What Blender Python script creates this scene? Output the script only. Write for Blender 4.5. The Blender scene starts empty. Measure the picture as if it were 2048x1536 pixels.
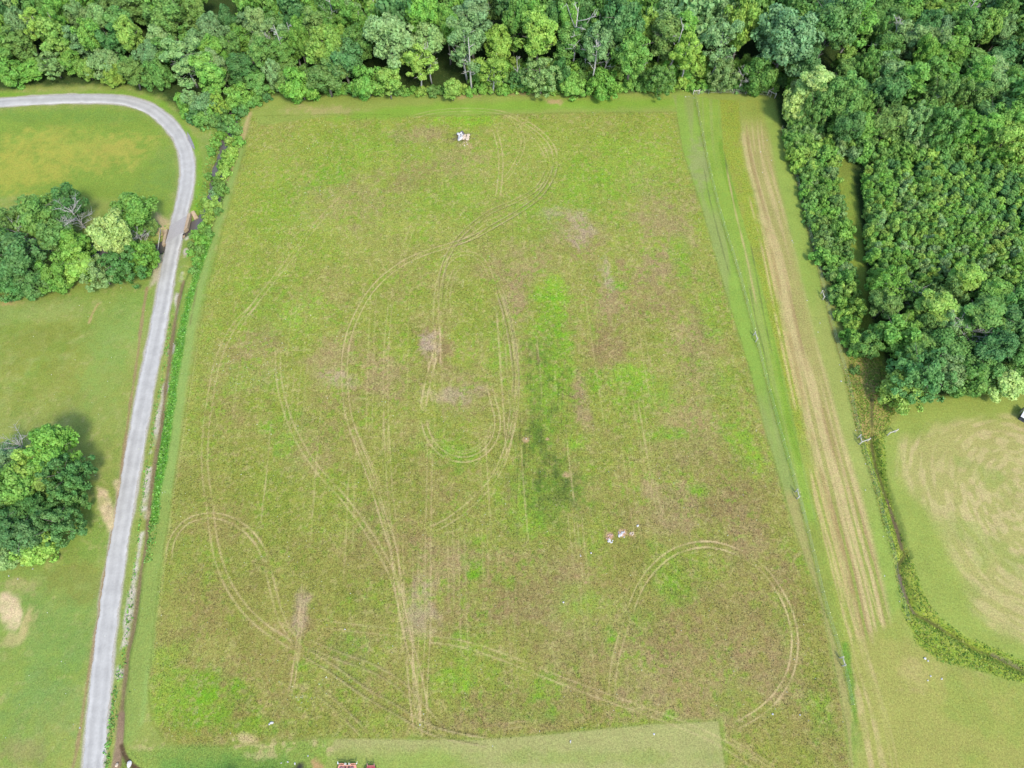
import bpy, math, random
import numpy as np
from mathutils import Vector

# ------------------------------------------------------------------ camera, sky, sun, exposure
SC = bpy.context.scene
COL = SC.collection
rad = math.radians
CAM_H, PITCH, FPX = 120.0, 28.0, 1420.0          # height (m), tilt from straight down (deg), focal length in photo pixels
cam = bpy.data.objects.new("camera", bpy.data.cameras.new("camera"))
COL.objects.link(cam)
cam.location = (0, 0, CAM_H)
cam.rotation_euler = (rad(PITCH), 0, 0)
cam.data.sensor_width = 36.0
cam.data.lens = 36.0 * FPX / 2048.0
cam.data.clip_start = 1.0
cam.data.clip_end = 20000.0
SC.camera = cam

SUN_EL = 50.0
SUN_AZ = 153.0                                     # compass bearing of the sun, 0 = +Y, clockwise
world = bpy.data.worlds.new("World")
SC.world = world
world.use_nodes = True
wn = world.node_tree.nodes
sky = wn.new("ShaderNodeTexSky")
sky.sky_type = 'NISHITA'
sky.sun_disc = False
sky.sun_elevation = rad(SUN_EL)
sky.sun_rotation = rad(SUN_AZ)
wn["Background"].inputs[1].default_value = 0.15
world.node_tree.links.new(sky.outputs[0], wn["Background"].inputs[0])
sun = bpy.data.objects.new("sun", bpy.data.lights.new("sun", 'SUN'))
COL.objects.link(sun)
sun.data.energy = 1.5
sun.data.angle = rad(10.0)
sun.data.color = (1.0, 0.93, 0.80)
_sd = Vector((math.sin(rad(SUN_AZ)) * math.cos(rad(SUN_EL)), math.cos(rad(SUN_AZ)) * math.cos(rad(SUN_EL)), math.sin(rad(SUN_EL))))
sun.rotation_euler = (-_sd).to_track_quat('-Z', 'Y').to_euler()
sun.location = (60, -120, 200)
SC.view_settings.view_transform = 'Standard'
SC.view_settings.look = 'None'
SC.view_settings.gamma = 1.0
SC.view_settings.exposure = 1.48
SC.view_settings.use_curve_mapping = False

# ------------------------------------------------------------------ helpers
rnd = random.Random(7)
rng = np.random.default_rng(11)
CA, SA = math.cos(rad(PITCH)), math.sin(rad(PITCH))


def P(px, py, z=0.0):
    """ground (or height z) point that the surveyed photo pixel stands for"""
    xc, yc = (px - 1024.0) / FPX, (768.0 - py) / FPX
    dy, dz = yc * CA + SA, yc * SA - CA
    t = (CAM_H - z) / (-dz)
    return (xc * t, dy * t, z)


def G(pts):
    return np.array([P(a, b)[:2] for a, b in pts], dtype=np.float64)


K = np.array([1.66, 1.80, 2.13], dtype=np.float32)  # light level (sun + sky) used to turn seen colour into albedo


def lin(r, g, b):
    def f(c):
        c /= 255.0
        return c / 12.92 if c <= 0.04045 else ((c + 0.055) / 1.055) ** 2.4
    return np.array([f(r), f(g), f(b)], dtype=np.float32)


def alb(r, g, b):
    return lin(r, g, b) / K


def new_mesh(name, verts, faces_flat, loop_tot, mat=None, smooth=False):
    """fast mesh from numpy: verts (n,3), flat loop list, loops per face (int or array)"""
    verts = np.asarray(verts, dtype=np.float32)
    faces_flat = np.asarray(faces_flat, dtype=np.int32).ravel()
    if np.isscalar(loop_tot):
        nf = len(faces_flat) // loop_tot
        tot = np.full(nf, loop_tot, dtype=np.int32)
    else:
        tot = np.asarray(loop_tot, dtype=np.int32)
        nf = len(tot)
    start = np.concatenate(([0], np.cumsum(tot)[:-1])).astype(np.int32)
    me = bpy.data.meshes.new(name)
    me.vertices.add(len(verts))
    me.vertices.foreach_set("co", verts.ravel())
    me.loops.add(len(faces_flat))
    me.loops.foreach_set("vertex_index", faces_flat)
    me.polygons.add(nf)
    me.polygons.foreach_set("loop_start", start)
    me.polygons.foreach_set("loop_total", tot)
    me.polygons.foreach_set("use_smooth", np.full(nf, smooth, dtype=bool))
    if mat is not None:
        for m in (mat if isinstance(mat, (list, tuple)) else [mat]):
            me.materials.append(m)
    me.update(calc_edges=True)
    return me


def add_attr(me, name, arr3, domain='POINT'):
    n = len(arr3)
    a = me.color_attributes.new(name, 'FLOAT_COLOR', domain)
    c = np.ones((n, 4), dtype=np.float32)
    c[:, :arr3.shape[1]] = arr3
    a.data.foreach_set("color", c.ravel())


def link(name, me, parent=None):
    o = bpy.data.objects.new(name, me)
    COL.objects.link(o)
    if parent is not None:
        o.parent = parent
    return o


def tag(o, label, cat, group=None, kind=None):
    if label:
        o["label"] = label
    if cat:
        o["category"] = cat
    if group:
        o["group"] = group
    if kind:
        o["kind"] = kind
    return o


def empty(name, loc, label, cat, group=None, rz=0.0):
    o = bpy.data.objects.new(name, None)
    COL.objects.link(o)
    o.empty_display_size = 0.5
    o.location = loc
    o.rotation_euler = (0, 0, rz)
    return tag(o, label, cat, group)


class MB:
    """collects simple solids into one mesh"""

    def __init__(self):
        self.v, self.f = [], []

    def add(self, verts, faces):
        b = len(self.v)
        self.v += [tuple(p) for p in verts]
        self.f += [tuple(i + b for i in q) for q in faces]

    def box(self, c, s, rz=0.0, bev=0.0, top=1.0):
        cx, cy, cz = c
        hx, hy, hz = s[0] / 2, s[1] / 2, s[2] / 2
        ring = []
        b = min(bev, hx * .9, hy * .9)
        if b > 0:
            base = [(-hx + b, -hy), (hx - b, -hy), (hx, -hy + b), (hx, hy - b), (hx - b, hy), (-hx + b, hy), (-hx, hy - b), (-hx, -hy + b)]
        else:
            base = [(-hx, -hy), (hx, -hy), (hx, hy), (-hx, hy)]
        n = len(base)
        vs = []
        cr, sr = math.cos(rz), math.sin(rz)
        for z, k in ((-hz, 1.0), (hz, top)):
            for x, y in base:
                x, y = x * k, y * k
                vs.append((cx + x * cr - y * sr, cy + x * sr + y * cr, cz + z))
        fs = [tuple(range(n - 1, -1, -1)), tuple(range(n, 2 * n))]
        fs += [(i, (i + 1) % n, n + (i + 1) % n, n + i) for i in range(n)]
        self.add(vs, fs)

    def prism(self, pts, z0, z1):
        n = len(pts)
        vs = [(x, y, z0) for x, y in pts] + [(x, y, z1) for x, y in pts]
        fs = [tuple(range(n - 1, -1, -1)), tuple(range(n, 2 * n))]
        fs += [(i, (i + 1) % n, n + (i + 1) % n, n + i) for i in range(n)]
        self.add(vs, fs)

    def tube(self, pts, radii, n=6):
        pts = [Vector(p) for p in pts]
        vs, fs = [], []
        for i, p in enumerate(pts):
            d = (pts[min(i + 1, len(pts) - 1)] - pts[max(i - 1, 0)])
            d = d.normalized() if d.length > 1e-6 else Vector((0, 0, 1))
            a = d.orthogonal().normalized()
            if abs(d.z) < 0.95:
                a = d.cross(Vector((0, 0, 1))).normalized()
            b = d.cross(a)
            for k in range(n):
                t = 2 * math.pi * k / n
                vs.append(p + (a * math.cos(t) + b * math.sin(t)) * radii[i])
        for i in range(len(pts) - 1):
            for k in range(n):
                fs.append((i * n + k, i * n + (k + 1) % n, (i + 1) * n + (k + 1) % n, (i + 1) * n + k))
        fs.append(tuple(range(n - 1, -1, -1)))
        m = (len(pts) - 1) * n
        fs.append(tuple(range(m, m + n)))
        self.add(vs, fs)

    def mesh(self, name, mat, smooth=False):
        flat = [i for q in self.f for i in q]
        return new_mesh(name, np.array(self.v), flat, np.array([len(q) for q in self.f]), mat, smooth)

    def build(self, name, mat, parent=None, smooth=False):
        return link(name, self.mesh(name, mat, smooth), parent)


# ------------------------------------------------------------------ materials
def mat_new(name):
    m = bpy.data.materials.new(name)
    m.use_nodes = True
    nt = m.node_tree
    b = nt.nodes["Principled BSDF"]
    return m, nt, b


def noise_mat(name, c1, c2, scale, rough=0.8, bump=0.0, detail=5, metallic=0.0, spec=0.3):
    m, nt, b = mat_new(name)
    tc = nt.nodes.new("ShaderNodeTexCoord")
    nz = nt.nodes.new("ShaderNodeTexNoise")
    nz.inputs["Scale"].default_value = scale
    nz.inputs["Detail"].default_value = detail
    nz.inputs["Roughness"].default_value = 0.65
    rp = nt.nodes.new("ShaderNodeValToRGB")
    rp.color_ramp.elements[0].position = 0.32
    rp.color_ramp.elements[1].position = 0.68
    rp.color_ramp.elements[0].color = (*c1, 1)
    rp.color_ramp.elements[1].color = (*c2, 1)
    L = nt.links.new
    L(tc.outputs["Object"], nz.inputs["Vector"])
    L(nz.outputs["Fac"], rp.inputs["Fac"])
    L(rp.outputs["Color"], b.inputs["Base Color"])
    b.inputs["Roughness"].default_value = rough
    b.inputs["Metallic"].default_value = metallic
    b.inputs["Specular IOR Level"].default_value = spec
    if bump > 0:
        bp = nt.nodes.new("ShaderNodeBump")
        bp.inputs["Strength"].default_value = 0.6
        bp.inputs["Distance"].default_value = bump
        L(nz.outputs["Fac"], bp.inputs["Height"])
        L(bp.outputs["Normal"], b.inputs["Normal"])
    return m


def leaf_mat(name, from_attr):
    """leaf clumps: own colour varied leaf by leaf, some light shining through"""
    m, nt, b = mat_new(name)
    L = nt.links.new
    if from_attr:
        src = nt.nodes.new("ShaderNodeAttribute")
        src.attribute_name = "tint"
        csock = src.outputs["Color"]
    else:
        src = nt.nodes.new("ShaderNodeObjectInfo")
        csock = src.outputs["Color"]
    ge = nt.nodes.new("ShaderNodeNewGeometry")
    mr = nt.nodes.new("ShaderNodeMapRange")
    mr.inputs["To Min"].default_value = 0.80
    mr.inputs["To Max"].default_value = 1.36
    L(ge.outputs["Random Per Island"], mr.inputs["Value"])
    tc = nt.nodes.new("ShaderNodeTexCoord")
    nz = nt.nodes.new("ShaderNodeTexNoise")
    nz.inputs["Scale"].default_value = 0.55
    nz.inputs["Detail"].default_value = 2
    L(tc.outputs["Object"], nz.inputs["Vector"])
    hs = nt.nodes.new("ShaderNodeHueSaturation")
    mh = nt.nodes.new("ShaderNodeMapRange")
    mh.inputs["From Min"].default_value = 0.3
    mh.inputs["From Max"].default_value = 0.7
    mh.inputs["To Min"].default_value = 0.488
    mh.inputs["To Max"].default_value = 0.522
    L(nz.outputs["Fac"], mh.inputs["Value"])
    L(mh.outputs["Result"], hs.inputs["Hue"])
    L(mr.outputs["Result"], hs.inputs["Value"])
    L(csock, hs.inputs["Color"])
    L(hs.outputs["Color"], b.inputs["Base Color"])
    b.inputs["Roughness"].default_value = 0.55
    b.inputs["Specular IOR Level"].default_value = 0.25
    tr = nt.nodes.new("ShaderNodeBsdfTranslucent")
    L(hs.outputs["Color"], tr.inputs["Color"])
    mx = nt.nodes.new("ShaderNodeMixShader")
    mx.inputs[0].default_value = 0.42
    L(b.outputs[0], mx.inputs[1])
    L(tr.outputs[0], mx.inputs[2])
    L(mx.outputs[0], nt.nodes["Material Output"].inputs["Surface"])
    return m


M_LEAF = leaf_mat("leaf_clumps", False)
M_LEAFA = leaf_mat("weed_leaves", True)
M_BARK = noise_mat("bark", (0.10, 0.085, 0.065), (0.22, 0.20, 0.17), 3.0, 0.9, 0.02)
M_PALEBARK = noise_mat("pale_bark", (0.24, 0.23, 0.205), (0.46, 0.44, 0.40), 2.0, 0.85, 0.02)
M_ROAD = None
M_CONC = noise_mat("concrete", alb(180, 160, 138), alb(206, 190, 168), 2.2, 0.85, 0.01)
M_DECK = noise_mat("deck_concrete", alb(176, 176, 184), alb(190, 190, 198), 3.0, 0.85)
M_ROCK = noise_mat("pale_limestone", (0.26, 0.25, 0.235), (0.60, 0.58, 0.56), 3.0, 0.85, 0.02)
M_TANROCK = noise_mat("tan_rubble", (0.30, 0.23, 0.165), (0.56, 0.46, 0.34), 3.0, 0.85, 0.02)
M_DARKROCK = noise_mat("charred_rubble", (0.05, 0.05, 0.06), (0.16, 0.15, 0.16), 3.0, 0.9, 0.02)
M_BRICK = noise_mat("reddish_rubble", (0.30, 0.17, 0.12), (0.48, 0.32, 0.25), 3.0, 0.9, 0.02)
M_WOOD = noise_mat("weathered_wood", (0.28, 0.26, 0.20), (0.50, 0.47, 0.38), 5.0, 0.85, 0.01)
M_TPOST = noise_mat("steel_post", (0.22, 0.24, 0.14), (0.34, 0.36, 0.2), 6.0, 0.7)
M_YCAP = noise_mat("yellow_insulator", (0.65, 0.62, 0.25), (0.8, 0.78, 0.4), 6.0, 0.6)
M_WIRE = noise_mat("wire", (0.25, 0.25, 0.24), (0.4, 0.4, 0.38), 6.0, 0.5, metallic=0.6)
M_SALMON = noise_mat("sun_bleached_red_paint", (0.50, 0.19, 0.125), (0.66, 0.33, 0.24), 1.6, 0.6, 0.004)
M_RED = noise_mat("faded_red_paint", (0.36, 0.055, 0.06), (0.50, 0.13, 0.13), 2.2, 0.5, 0.003)
M_CREAM = noise_mat("cream_panel", (0.52, 0.46, 0.32), (0.72, 0.66, 0.48), 2.5, 0.7)
M_DKRED = noise_mat("dark_greasy_steel", (0.05, 0.02, 0.022), (0.12, 0.05, 0.05), 3.0, 0.6)
M_DUSTY = noise_mat("dusty_mauve_steel", (0.24, 0.11, 0.11), (0.40, 0.21, 0.2), 3.0, 0.6)
M_WHITE = noise_mat("white_paint", (0.62, 0.62, 0.58), (0.8, 0.8, 0.76), 3.0, 0.5)
M_TYRE = noise_mat("tyre_rubber", (0.015, 0.015, 0.016), (0.04, 0.04, 0.04), 6.0, 0.85)
M_ROOF = noise_mat("grey_sheet_roof", (0.48, 0.48, 0.50), (0.66, 0.66, 0.68), 1.5, 0.5)
M_FRONTSHADE = noise_mat("open_front_shade", (0.03, 0.03, 0.035), (0.08, 0.08, 0.09), 2.0, 0.8)  # near-black stands for the shade inside the shed's open front


def water_mat():
    m, nt, b = mat_new("creek_water")
    b.inputs["Base Color"].default_value = (0.10, 0.09, 0.08, 1)
    b.inputs["Roughness"].default_value = 0.12
    nz = nt.nodes.new("ShaderNodeTexNoise")
    nz.inputs["Scale"].default_value = 2.5
    tc = nt.nodes.new("ShaderNodeTexCoord")
    bp = nt.nodes.new("ShaderNodeBump")
    bp.inputs["Strength"].default_value = 0.15
    bp.inputs["Distance"].default_value = 0.05
    nt.links.new(tc.outputs["Object"], nz.inputs["Vector"])
    nt.links.new(nz.outputs["Fac"], bp.inputs["Height"])
    nt.links.new(bp.outputs["Normal"], b.inputs["Normal"])
    return m


M_WATER = water_mat()


def ground_mat():
    """ground: surveyed cover colour (attribute) broken up by node noise; alpha of the cover attribute carries the coarseness of the growth"""
    m, nt, b = mat_new("field_ground")
    L = nt.links.new
    at = nt.nodes.new("ShaderNodeAttribute")
    at.attribute_name = "cover"
    ga = nt.nodes.new("ShaderNodeAttribute")
    ga.attribute_name = "coarse"
    sp = nt.nodes.new("ShaderNodeSeparateColor")
    L(ga.outputs["Color"], sp.inputs["Color"])
    tc = nt.nodes.new("ShaderNodeTexCoord")

    def nz(scale, detail, rough=0.6):
        n = nt.nodes.new("ShaderNodeTexNoise")
        n.inputs["Scale"].default_value = scale
        n.inputs["Detail"].default_value = detail
        n.inputs["Roughness"].default_value = rough
        L(tc.outputs["Object"], n.inputs["Vector"])
        return n

    def math_(op, a, bb):
        n = nt.nodes.new("ShaderNodeMath")
        n.operation = op
        for i, q in enumerate((a, bb)):
            if isinstance(q, (int, float)):
                n.inputs[i].default_value = q
            else:
                L(q, n.inputs[i])
        return n.outputs[0]
    n1, n2, n3, n4, n5 = nz(2.6, 3, 0.7), nz(0.22, 3), nz(0.9, 4, 0.7), nz(5.5, 2, 0.6), nz(3.4, 2, 0.5)
    # value: 1 + coarse * k * (n1-.5) + small broad variation
    v = math_('MULTIPLY', math_('SUBTRACT', n1.outputs["Fac"], 0.5), math_('ADD', math_('MULTIPLY', sp.outputs[0], 1.1), 0.6))
    v2 = math_('MULTIPLY', math_('SUBTRACT', n2.outputs["Fac"], 0.5), 0.35)
    v4 = math_('MULTIPLY', math_('SUBTRACT', n4.outputs["Fac"], 0.5), math_('ADD', math_('MULTIPLY', sp.outputs[0], 1.5), 0.8))
    val = math_('ADD', math_('ADD', math_('ADD', v, v2), v4), 1.03)
    val = math_('MAXIMUM', val, 0.2)
    h = math_('MULTIPLY', math_('SUBTRACT', n3.outputs["Fac"], 0.5), math_('ADD', math_('MULTIPLY', sp.outputs[0], 0.11), 0.025))
    hue = math_('ADD', h, 0.5)
    hs = nt.nodes.new("ShaderNodeHueSaturation")
    L(at.outputs["Color"], hs.inputs["Color"])
    L(val, hs.inputs["Value"])
    L(hue, hs.inputs["Hue"])
    hs.inputs["Saturation"].default_value = 1.02
    # pale dry flecks and seed heads
    fl = nt.nodes.new("ShaderNodeMapRange")
    fl.inputs["From Min"].default_value = 0.64
    fl.inputs["From Max"].default_value = 0.74
    L(n5.outputs["Fac"], fl.inputs["Value"])
    mx = nt.nodes.new("ShaderNodeMix")
    mx.data_type = 'RGBA'
    L(math_('MULTIPLY', fl.outputs["Result"], math_('ADD', math_('MULTIPLY', sp.outputs[0], 0.35), 0.15)), mx.inputs["Factor"])
    L(hs.outputs["Color"], mx.inputs["A"])
    mx.inputs["B"].default_value = (0.36, 0.34, 0.18, 1)
    L(mx.outputs["Result"], b.inputs["Base Color"])
    b.inputs["Roughness"].default_value = 0.95
    b.inputs["Specular IOR Level"].default_value = 0.1
    bp = nt.nodes.new("ShaderNodeBump")
    bp.inputs["Distance"].default_value = 0.07
    L(math_('ADD', math_('MULTIPLY', sp.outputs[0], 0.6), 0.12), bp.inputs["Strength"])
    L(n1.outputs["Fac"], bp.inputs["Height"])
    L(bp.outputs["Normal"], b.inputs["Normal"])
    return m


M_GROUND = ground_mat()


def road_mat():
    m, nt, b = mat_new("worn_road_surface")
    L = nt.links.new
    at = nt.nodes.new("ShaderNodeAttribute")
    at.attribute_name = "wear"
    tc = nt.nodes.new("ShaderNodeTexCoord")
    n1 = nt.nodes.new("ShaderNodeTexNoise")
    n1.inputs["Scale"].default_value = 3.0
    n1.inputs["Detail"].default_value = 6
    n1.inputs["Roughness"].default_value = 0.7
    L(tc.outputs["Object"], n1.inputs["Vector"])
    mr = nt.nodes.new("ShaderNodeMapRange")
    mr.inputs["To Min"].default_value = 0.82
    mr.inputs["To Max"].default_value = 1.18
    L(n1.outputs["Fac"], mr.inputs["Value"])
    n2 = nt.nodes.new("ShaderNodeTexNoise")
    n2.inputs["Scale"].default_value = 0.45
    n2.inputs["Detail"].default_value = 5
    L(tc.outputs["Object"], n2.inputs["Vector"])
    m2 = nt.nodes.new("ShaderNodeMapRange")
    m2.inputs["From Min"].default_value = 0.3
    m2.inputs["From Max"].default_value = 0.7
    m2.inputs["To Min"].default_value = 0.86
    m2.inputs["To Max"].default_value = 1.1
    L(n2.outputs["Fac"], m2.inputs["Value"])
    mm = nt.nodes.new("ShaderNodeMath")
    mm.operation = 'MULTIPLY'
    L(mr.outputs["Result"], mm.inputs[0])
    L(m2.outputs["Result"], mm.inputs[1])
    hs = nt.nodes.new("ShaderNodeHueSaturation")
    L(at.outputs["Color"], hs.inputs["Color"])
    L(mm.outputs[0], hs.inputs["Value"])
    L(hs.outputs["Color"], b.inputs["Base Color"])
    b.inputs["Roughness"].default_value = 0.9
    return m


M_ROAD = road_mat()

# ------------------------------------------------------------------ ground survey (all lines in metres on the ground)
ROAD = G([(-400, 232), (-200, 217), (0, 205), (100, 199), (200, 197), (255, 202), (300, 217), (338, 247), (362, 280), (374, 320), (374, 365), (364, 415), (353, 460), (341, 515), (331, 570), (319, 640),
          (307, 700), (293, 770), (280, 840), (264, 930), (250, 1010), (234, 1110), (219, 1210), (207, 1310), (198, 1400), (186, 1536), (172, 1700)])
CREEK = G([(520, 60), (500, 140), (470, 205), (455, 250), (446, 300), (432, 345), (422, 395), (402, 432), (352, 462), (312, 492), (250, 505), (150, 490), (60, 480), (-60, 470), (-300, 450)])
DITCH_L = G([(395, 505), (366, 560), (352, 620), (341, 690), (330, 770), (321, 850), (311, 905), (303, 960), (297, 1010), (293, 1050), (290, 1085), (284, 1120), (278, 1150), (273, 1200), (264, 1260), (255, 1300),
             (249, 1350), (243, 1400), (240, 1440), (240, 1480), (236, 1530), (230, 1620)])
DITCH_B = G([(241, 1492), (248, 1512), (262, 1530), (285, 1545)])
DITCH_R = G([(1735, 700), (1742, 800), (1745, 870), (1755, 930), (1775, 990), (1795, 1050), (1805, 1090), (1813, 1108), (1800, 1130), (1805, 1160), (1820, 1200), (1835, 1226), (1860, 1240), (1900, 1265),
             (1960, 1300), (2000, 1315), (2048, 1340), (2300, 1440)])
LINE_A = [(1345, 190), (1352, 215), (1365, 300), (1405, 420), (1450, 580), (1500, 740), (1530, 860), (1560, 960), (1590, 1060), (1640, 1200), (1660, 1290), (1690, 1440), (1705, 1560)]
LINE_B = [(1389, 192), (1400, 250), (1418, 340), (1440, 430), (1480, 560), (1511, 680), (1536, 778), (1566, 890), (1595, 990), (1625, 1110), (1650, 1215), (1684, 1325), (1702, 1410)]
LINE_C = [(1440, 200), (1447, 300), (1475, 400), (1520, 560), (1560, 720), (1590, 850), (1615, 960), (1650, 1100), (1690, 1280), (1730, 1440), (1755, 1560)]
LINE_D = [(1478, 200), (1487, 300), (1512, 400), (1537, 500), (1562, 620), (1592, 760), (1620, 880), (1650, 1000), (1690, 1150), (1722, 1290), (1760, 1420), (1790, 1560)]
LINE_E = [(1520, 200), (1535, 260), (1552, 350), (1572, 430), (1602, 560), (1627, 660), (1657, 760), (1684, 860), (1716, 960), (1742, 1060), (1780, 1230), (1830, 1400), (1870, 1560)]
LINE_F = [(1548, 200), (1562, 260), (1577, 300), (1592, 360), (1613, 450), (1641, 560), (1662, 650), (1690, 750), (1712, 850), (1722, 890), (1745, 960), (1768, 1050), (1788, 1120), (1806, 1220), (1833, 1285), (1880, 1320), (1950, 1340), (2048, 1365), (2300, 1440)]
LINE_G = [(1795, 815), (1768, 870), (1773, 950), (1798, 1050), (1828, 1130), (1850, 1195), (1880, 1235), (1930, 1275), (2048, 1322), (2300, 1420)]
FIELD = [(500, 232), (700, 228), (900, 232), (1120, 226), (1352, 224)] + LINE_A[2:] + [(1725, 1700), (1490, 1700), (1452, 1540), (1438, 1441), (1300, 1448), (1100, 1467), (960, 1478), (650, 1474), (450, 1492), (380, 1494), (330, 1482), (305, 1445), (296, 1380), (305, 1280), (318, 1150), (335, 1050),
         (350, 950), (375, 800), (395, 680), (420, 560), (440, 480), (470, 380), (490, 290)]


def axis(lo, hi, step, far, grow=1.35):
    a = list(np.arange(lo, hi + 1e-6, step))
    s, x = step, hi
    while x < far:
        s *= grow
        x += s
        a.append(x)
    s, x = step, lo
    while x > -far:
        s *= grow
        x -= s
        a.insert(0, x)
    return np.array(a)


XS = axis(-138.0, 138.0, 0.2, 6000.0)
YS = axis(-6.0, 152.0, 0.2, 6000.0)
NX, NY = len(XS), len(YS)
XX, YY = np.meshgrid(XS, YS)
XX = XX.astype(np.float32)
YY = YY.astype(np.float32)


def hash2(ix, iy, seed):
    h = (ix.astype(np.int64) * 374761393 + iy.astype(np.int64) * 668265263 + seed * 974711) & 0x7fffffff
    h = ((h ^ (h >> 13)) * 1274126177) & 0x7fffffff
    return ((h ^ (h >> 16)) & 0xffff).astype(np.float32) / 65535.0


def vnoise(x, y, seed):
    ix, iy = np.floor(x), np.floor(y)
    fx, fy = x - ix, y - iy
    fx = fx * fx * (3 - 2 * fx)
    fy = fy * fy * (3 - 2 * fy)
    a, b = hash2(ix, iy, seed), hash2(ix + 1, iy, seed)
    c, d = hash2(ix, iy + 1, seed), hash2(ix + 1, iy + 1, seed)
    return (a * (1 - fx) + b * fx) * (1 - fy) + (c * (1 - fx) + d * fx) * fy


def fbm(size, octv, seed, x=None, y=None):
    x = XX if x is None else x
    y = YY if y is None else y
    s, amp, tot = 0, 1.0, 0.0
    for o in range(octv):
        s = s + amp * vnoise(x / size * 2 ** o + 17.3 * o, y / size * 2 ** o - 9.1 * o, seed + o)
        tot += amp
        amp *= 0.55
    return s / tot


def sm(a, b, x):
    t = np.clip((x - a) / (b - a), 0, 1)
    return t * t * (3 - 2 * t)


def window(pts, pad):
    i0, i1 = np.searchsorted(XS, pts[:, 0].min() - pad), np.searchsorted(XS, pts[:, 0].max() + pad)
    j0, j1 = np.searchsorted(YS, pts[:, 1].min() - pad), np.searchsorted(YS, pts[:, 1].max() + pad)
    return slice(j0, j1), slice(i0, i1)


def smooth_line(p, n=3):
    """Catmull-Rom refinement so surveyed curves run smoothly"""
    p = np.asarray(p)
    q = np.vstack([2 * p[0] - p[1], p, 2 * p[-1] - p[-2]])
    out = []
    for i in range(1, len(q) - 2):
        for k in range(n):
            t = k / n
            out.append(0.5 * ((2 * q[i]) + (-q[i - 1] + q[i + 1]) * t + (2 * q[i - 1] - 5 * q[i] + 4 * q[i + 1] - q[i + 2]) * t * t + (-q[i - 1] + 3 * q[i] - 3 * q[i + 1] + q[i + 2]) * t ** 3))
    out.append(p[-1])
    return np.array(out)


def line_dist(pts, x, y):
    """distance, signed side and run length to a polyline"""
    best = np.full(x.shape, 1e9, dtype=np.float32)
    side = np.zeros(x.shape, dtype=np.float32)
    run = np.zeros(x.shape, dtype=np.float32)
    acc = 0.0
    for k in range(len(pts) - 1):
        ax, ay = pts[k]
        bx, by = pts[k + 1]
        ex, ey = bx - ax, by - ay
        L2 = ex * ex + ey * ey
        if L2 < 1e-9:
            continue
        Ls = math.sqrt(L2)
        t = np.clip(((x - ax) * ex + (y - ay) * ey) / L2, 0, 1)
        dx, dy = x - (ax + t * ex), y - (ay + t * ey)
        d = np.sqrt(dx * dx + dy * dy)
        m = d < best
        best = np.where(m, d, best)
        side = np.where(m, np.sign(ex * dy - ey * dx), side)
        run = np.where(m, acc + t * Ls, run)
        acc += Ls
    return best, side, run, acc


def inside(poly, x, y):
    r = np.zeros(x.shape, dtype=bool)
    n = len(poly)
    for k in range(n):
        ax, ay = poly[k]
        bx, by = poly[(k + 1) % n]
        if ay == by:
            continue
        c = ((ay > y) != (by > y)) & (x < (bx - ax) * (y - ay) / (by - ay) + ax)
        r ^= c
    return r


WOB = (fbm(3.0, 3, 501) - 0.5)
WOB2 = (fbm(0.9, 2, 511) - 0.5)
GRAIN = fbm(1.5, 3, 521)


def region(px_pts, soft=1.0, wob=0.0, ground=False):
    """soft-edged mask of a surveyed area"""
    pts = np.asarray(px_pts, float) if ground else G(px_pts)
    out = np.zeros(XX.shape, dtype=np.float32)
    w = window(pts, soft + abs(wob) + 1)
    x, y = XX[w], YY[w]
    if x.size == 0:
        return out
    d, _, _, _ = line_dist(np.vstack([pts, pts[:1]]), x, y)
    s = np.where(inside(pts, x, y), d, -d) + wob * 2 * WOB[w]
    out[w] = sm(-soft / 2, soft / 2, s)
    return out


def band(px_pts, w0, soft=0.3, wob=0.0, ground=False, taper=0.0, smooth=True):
    pts = np.asarray(px_pts, float) if ground else G(px_pts)
    if smooth:
        pts = smooth_line(pts)
    out = np.zeros(XX.shape, dtype=np.float32)
    w = window(pts, w0 + soft + abs(wob) + 1)
    x, y = XX[w], YY[w]
    if x.size == 0:
        return out
    d, _, run, tot = line_dist(pts, x, y)
    m = 1 - sm(w0 / 2 - soft / 2, w0 / 2 + soft / 2, d + wob * 2 * WOB[w])
    if taper > 0:
        m = m * sm(0, taper, run) * sm(0, taper, tot - run)
    out[w] = m
    return out


def spot(px, py, rx, ry, seed=0):
    """noisy patch: centre and radii given in survey pixels"""
    c = np.array(P(px, py)[:2])
    ex = abs(P(px + rx, py)[0] - c[0])
    ey = abs(P(px, py - ry)[1] - c[1])
    out = np.zeros(XX.shape, dtype=np.float32)
    w = window(np.array([c - (ex * 1.6, ey * 1.6), c + (ex * 1.6, ey * 1.6)]), 0.5)
    x, y = XX[w], YY[w]
    r = np.sqrt(((x - c[0]) / ex) ** 2 + ((y - c[1]) / ey) ** 2) + 1.2 * WOB[w] + 0.9 * WOB2[w]
    out[w] = (1 - sm(0.35, 1.2, r)) * np.clip(0.45 + 2.2 * (GRAIN[w] - 0.25), 0.25, 1.0)
    return out


COVER = np.zeros(XX.shape + (3,), dtype=np.float32)
COARSE = np.full(XX.shape, 0.25, dtype=np.float32)


def paint(mask, c, coarse=None):
    global COVER, COARSE
    m = mask[..., None]
    COVER = COVER * (1 - m) + np.asarray(c, dtype=np.float32) * m
    if coarse is not None:
        COARSE = COARSE * (1 - mask) + coarse * mask


n_big, n_mid, n_sm, n_fine = fbm(22, 4, 1), fbm(7, 4, 21), fbm(2.4, 3, 41), fbm(0.8, 2, 61)
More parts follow.
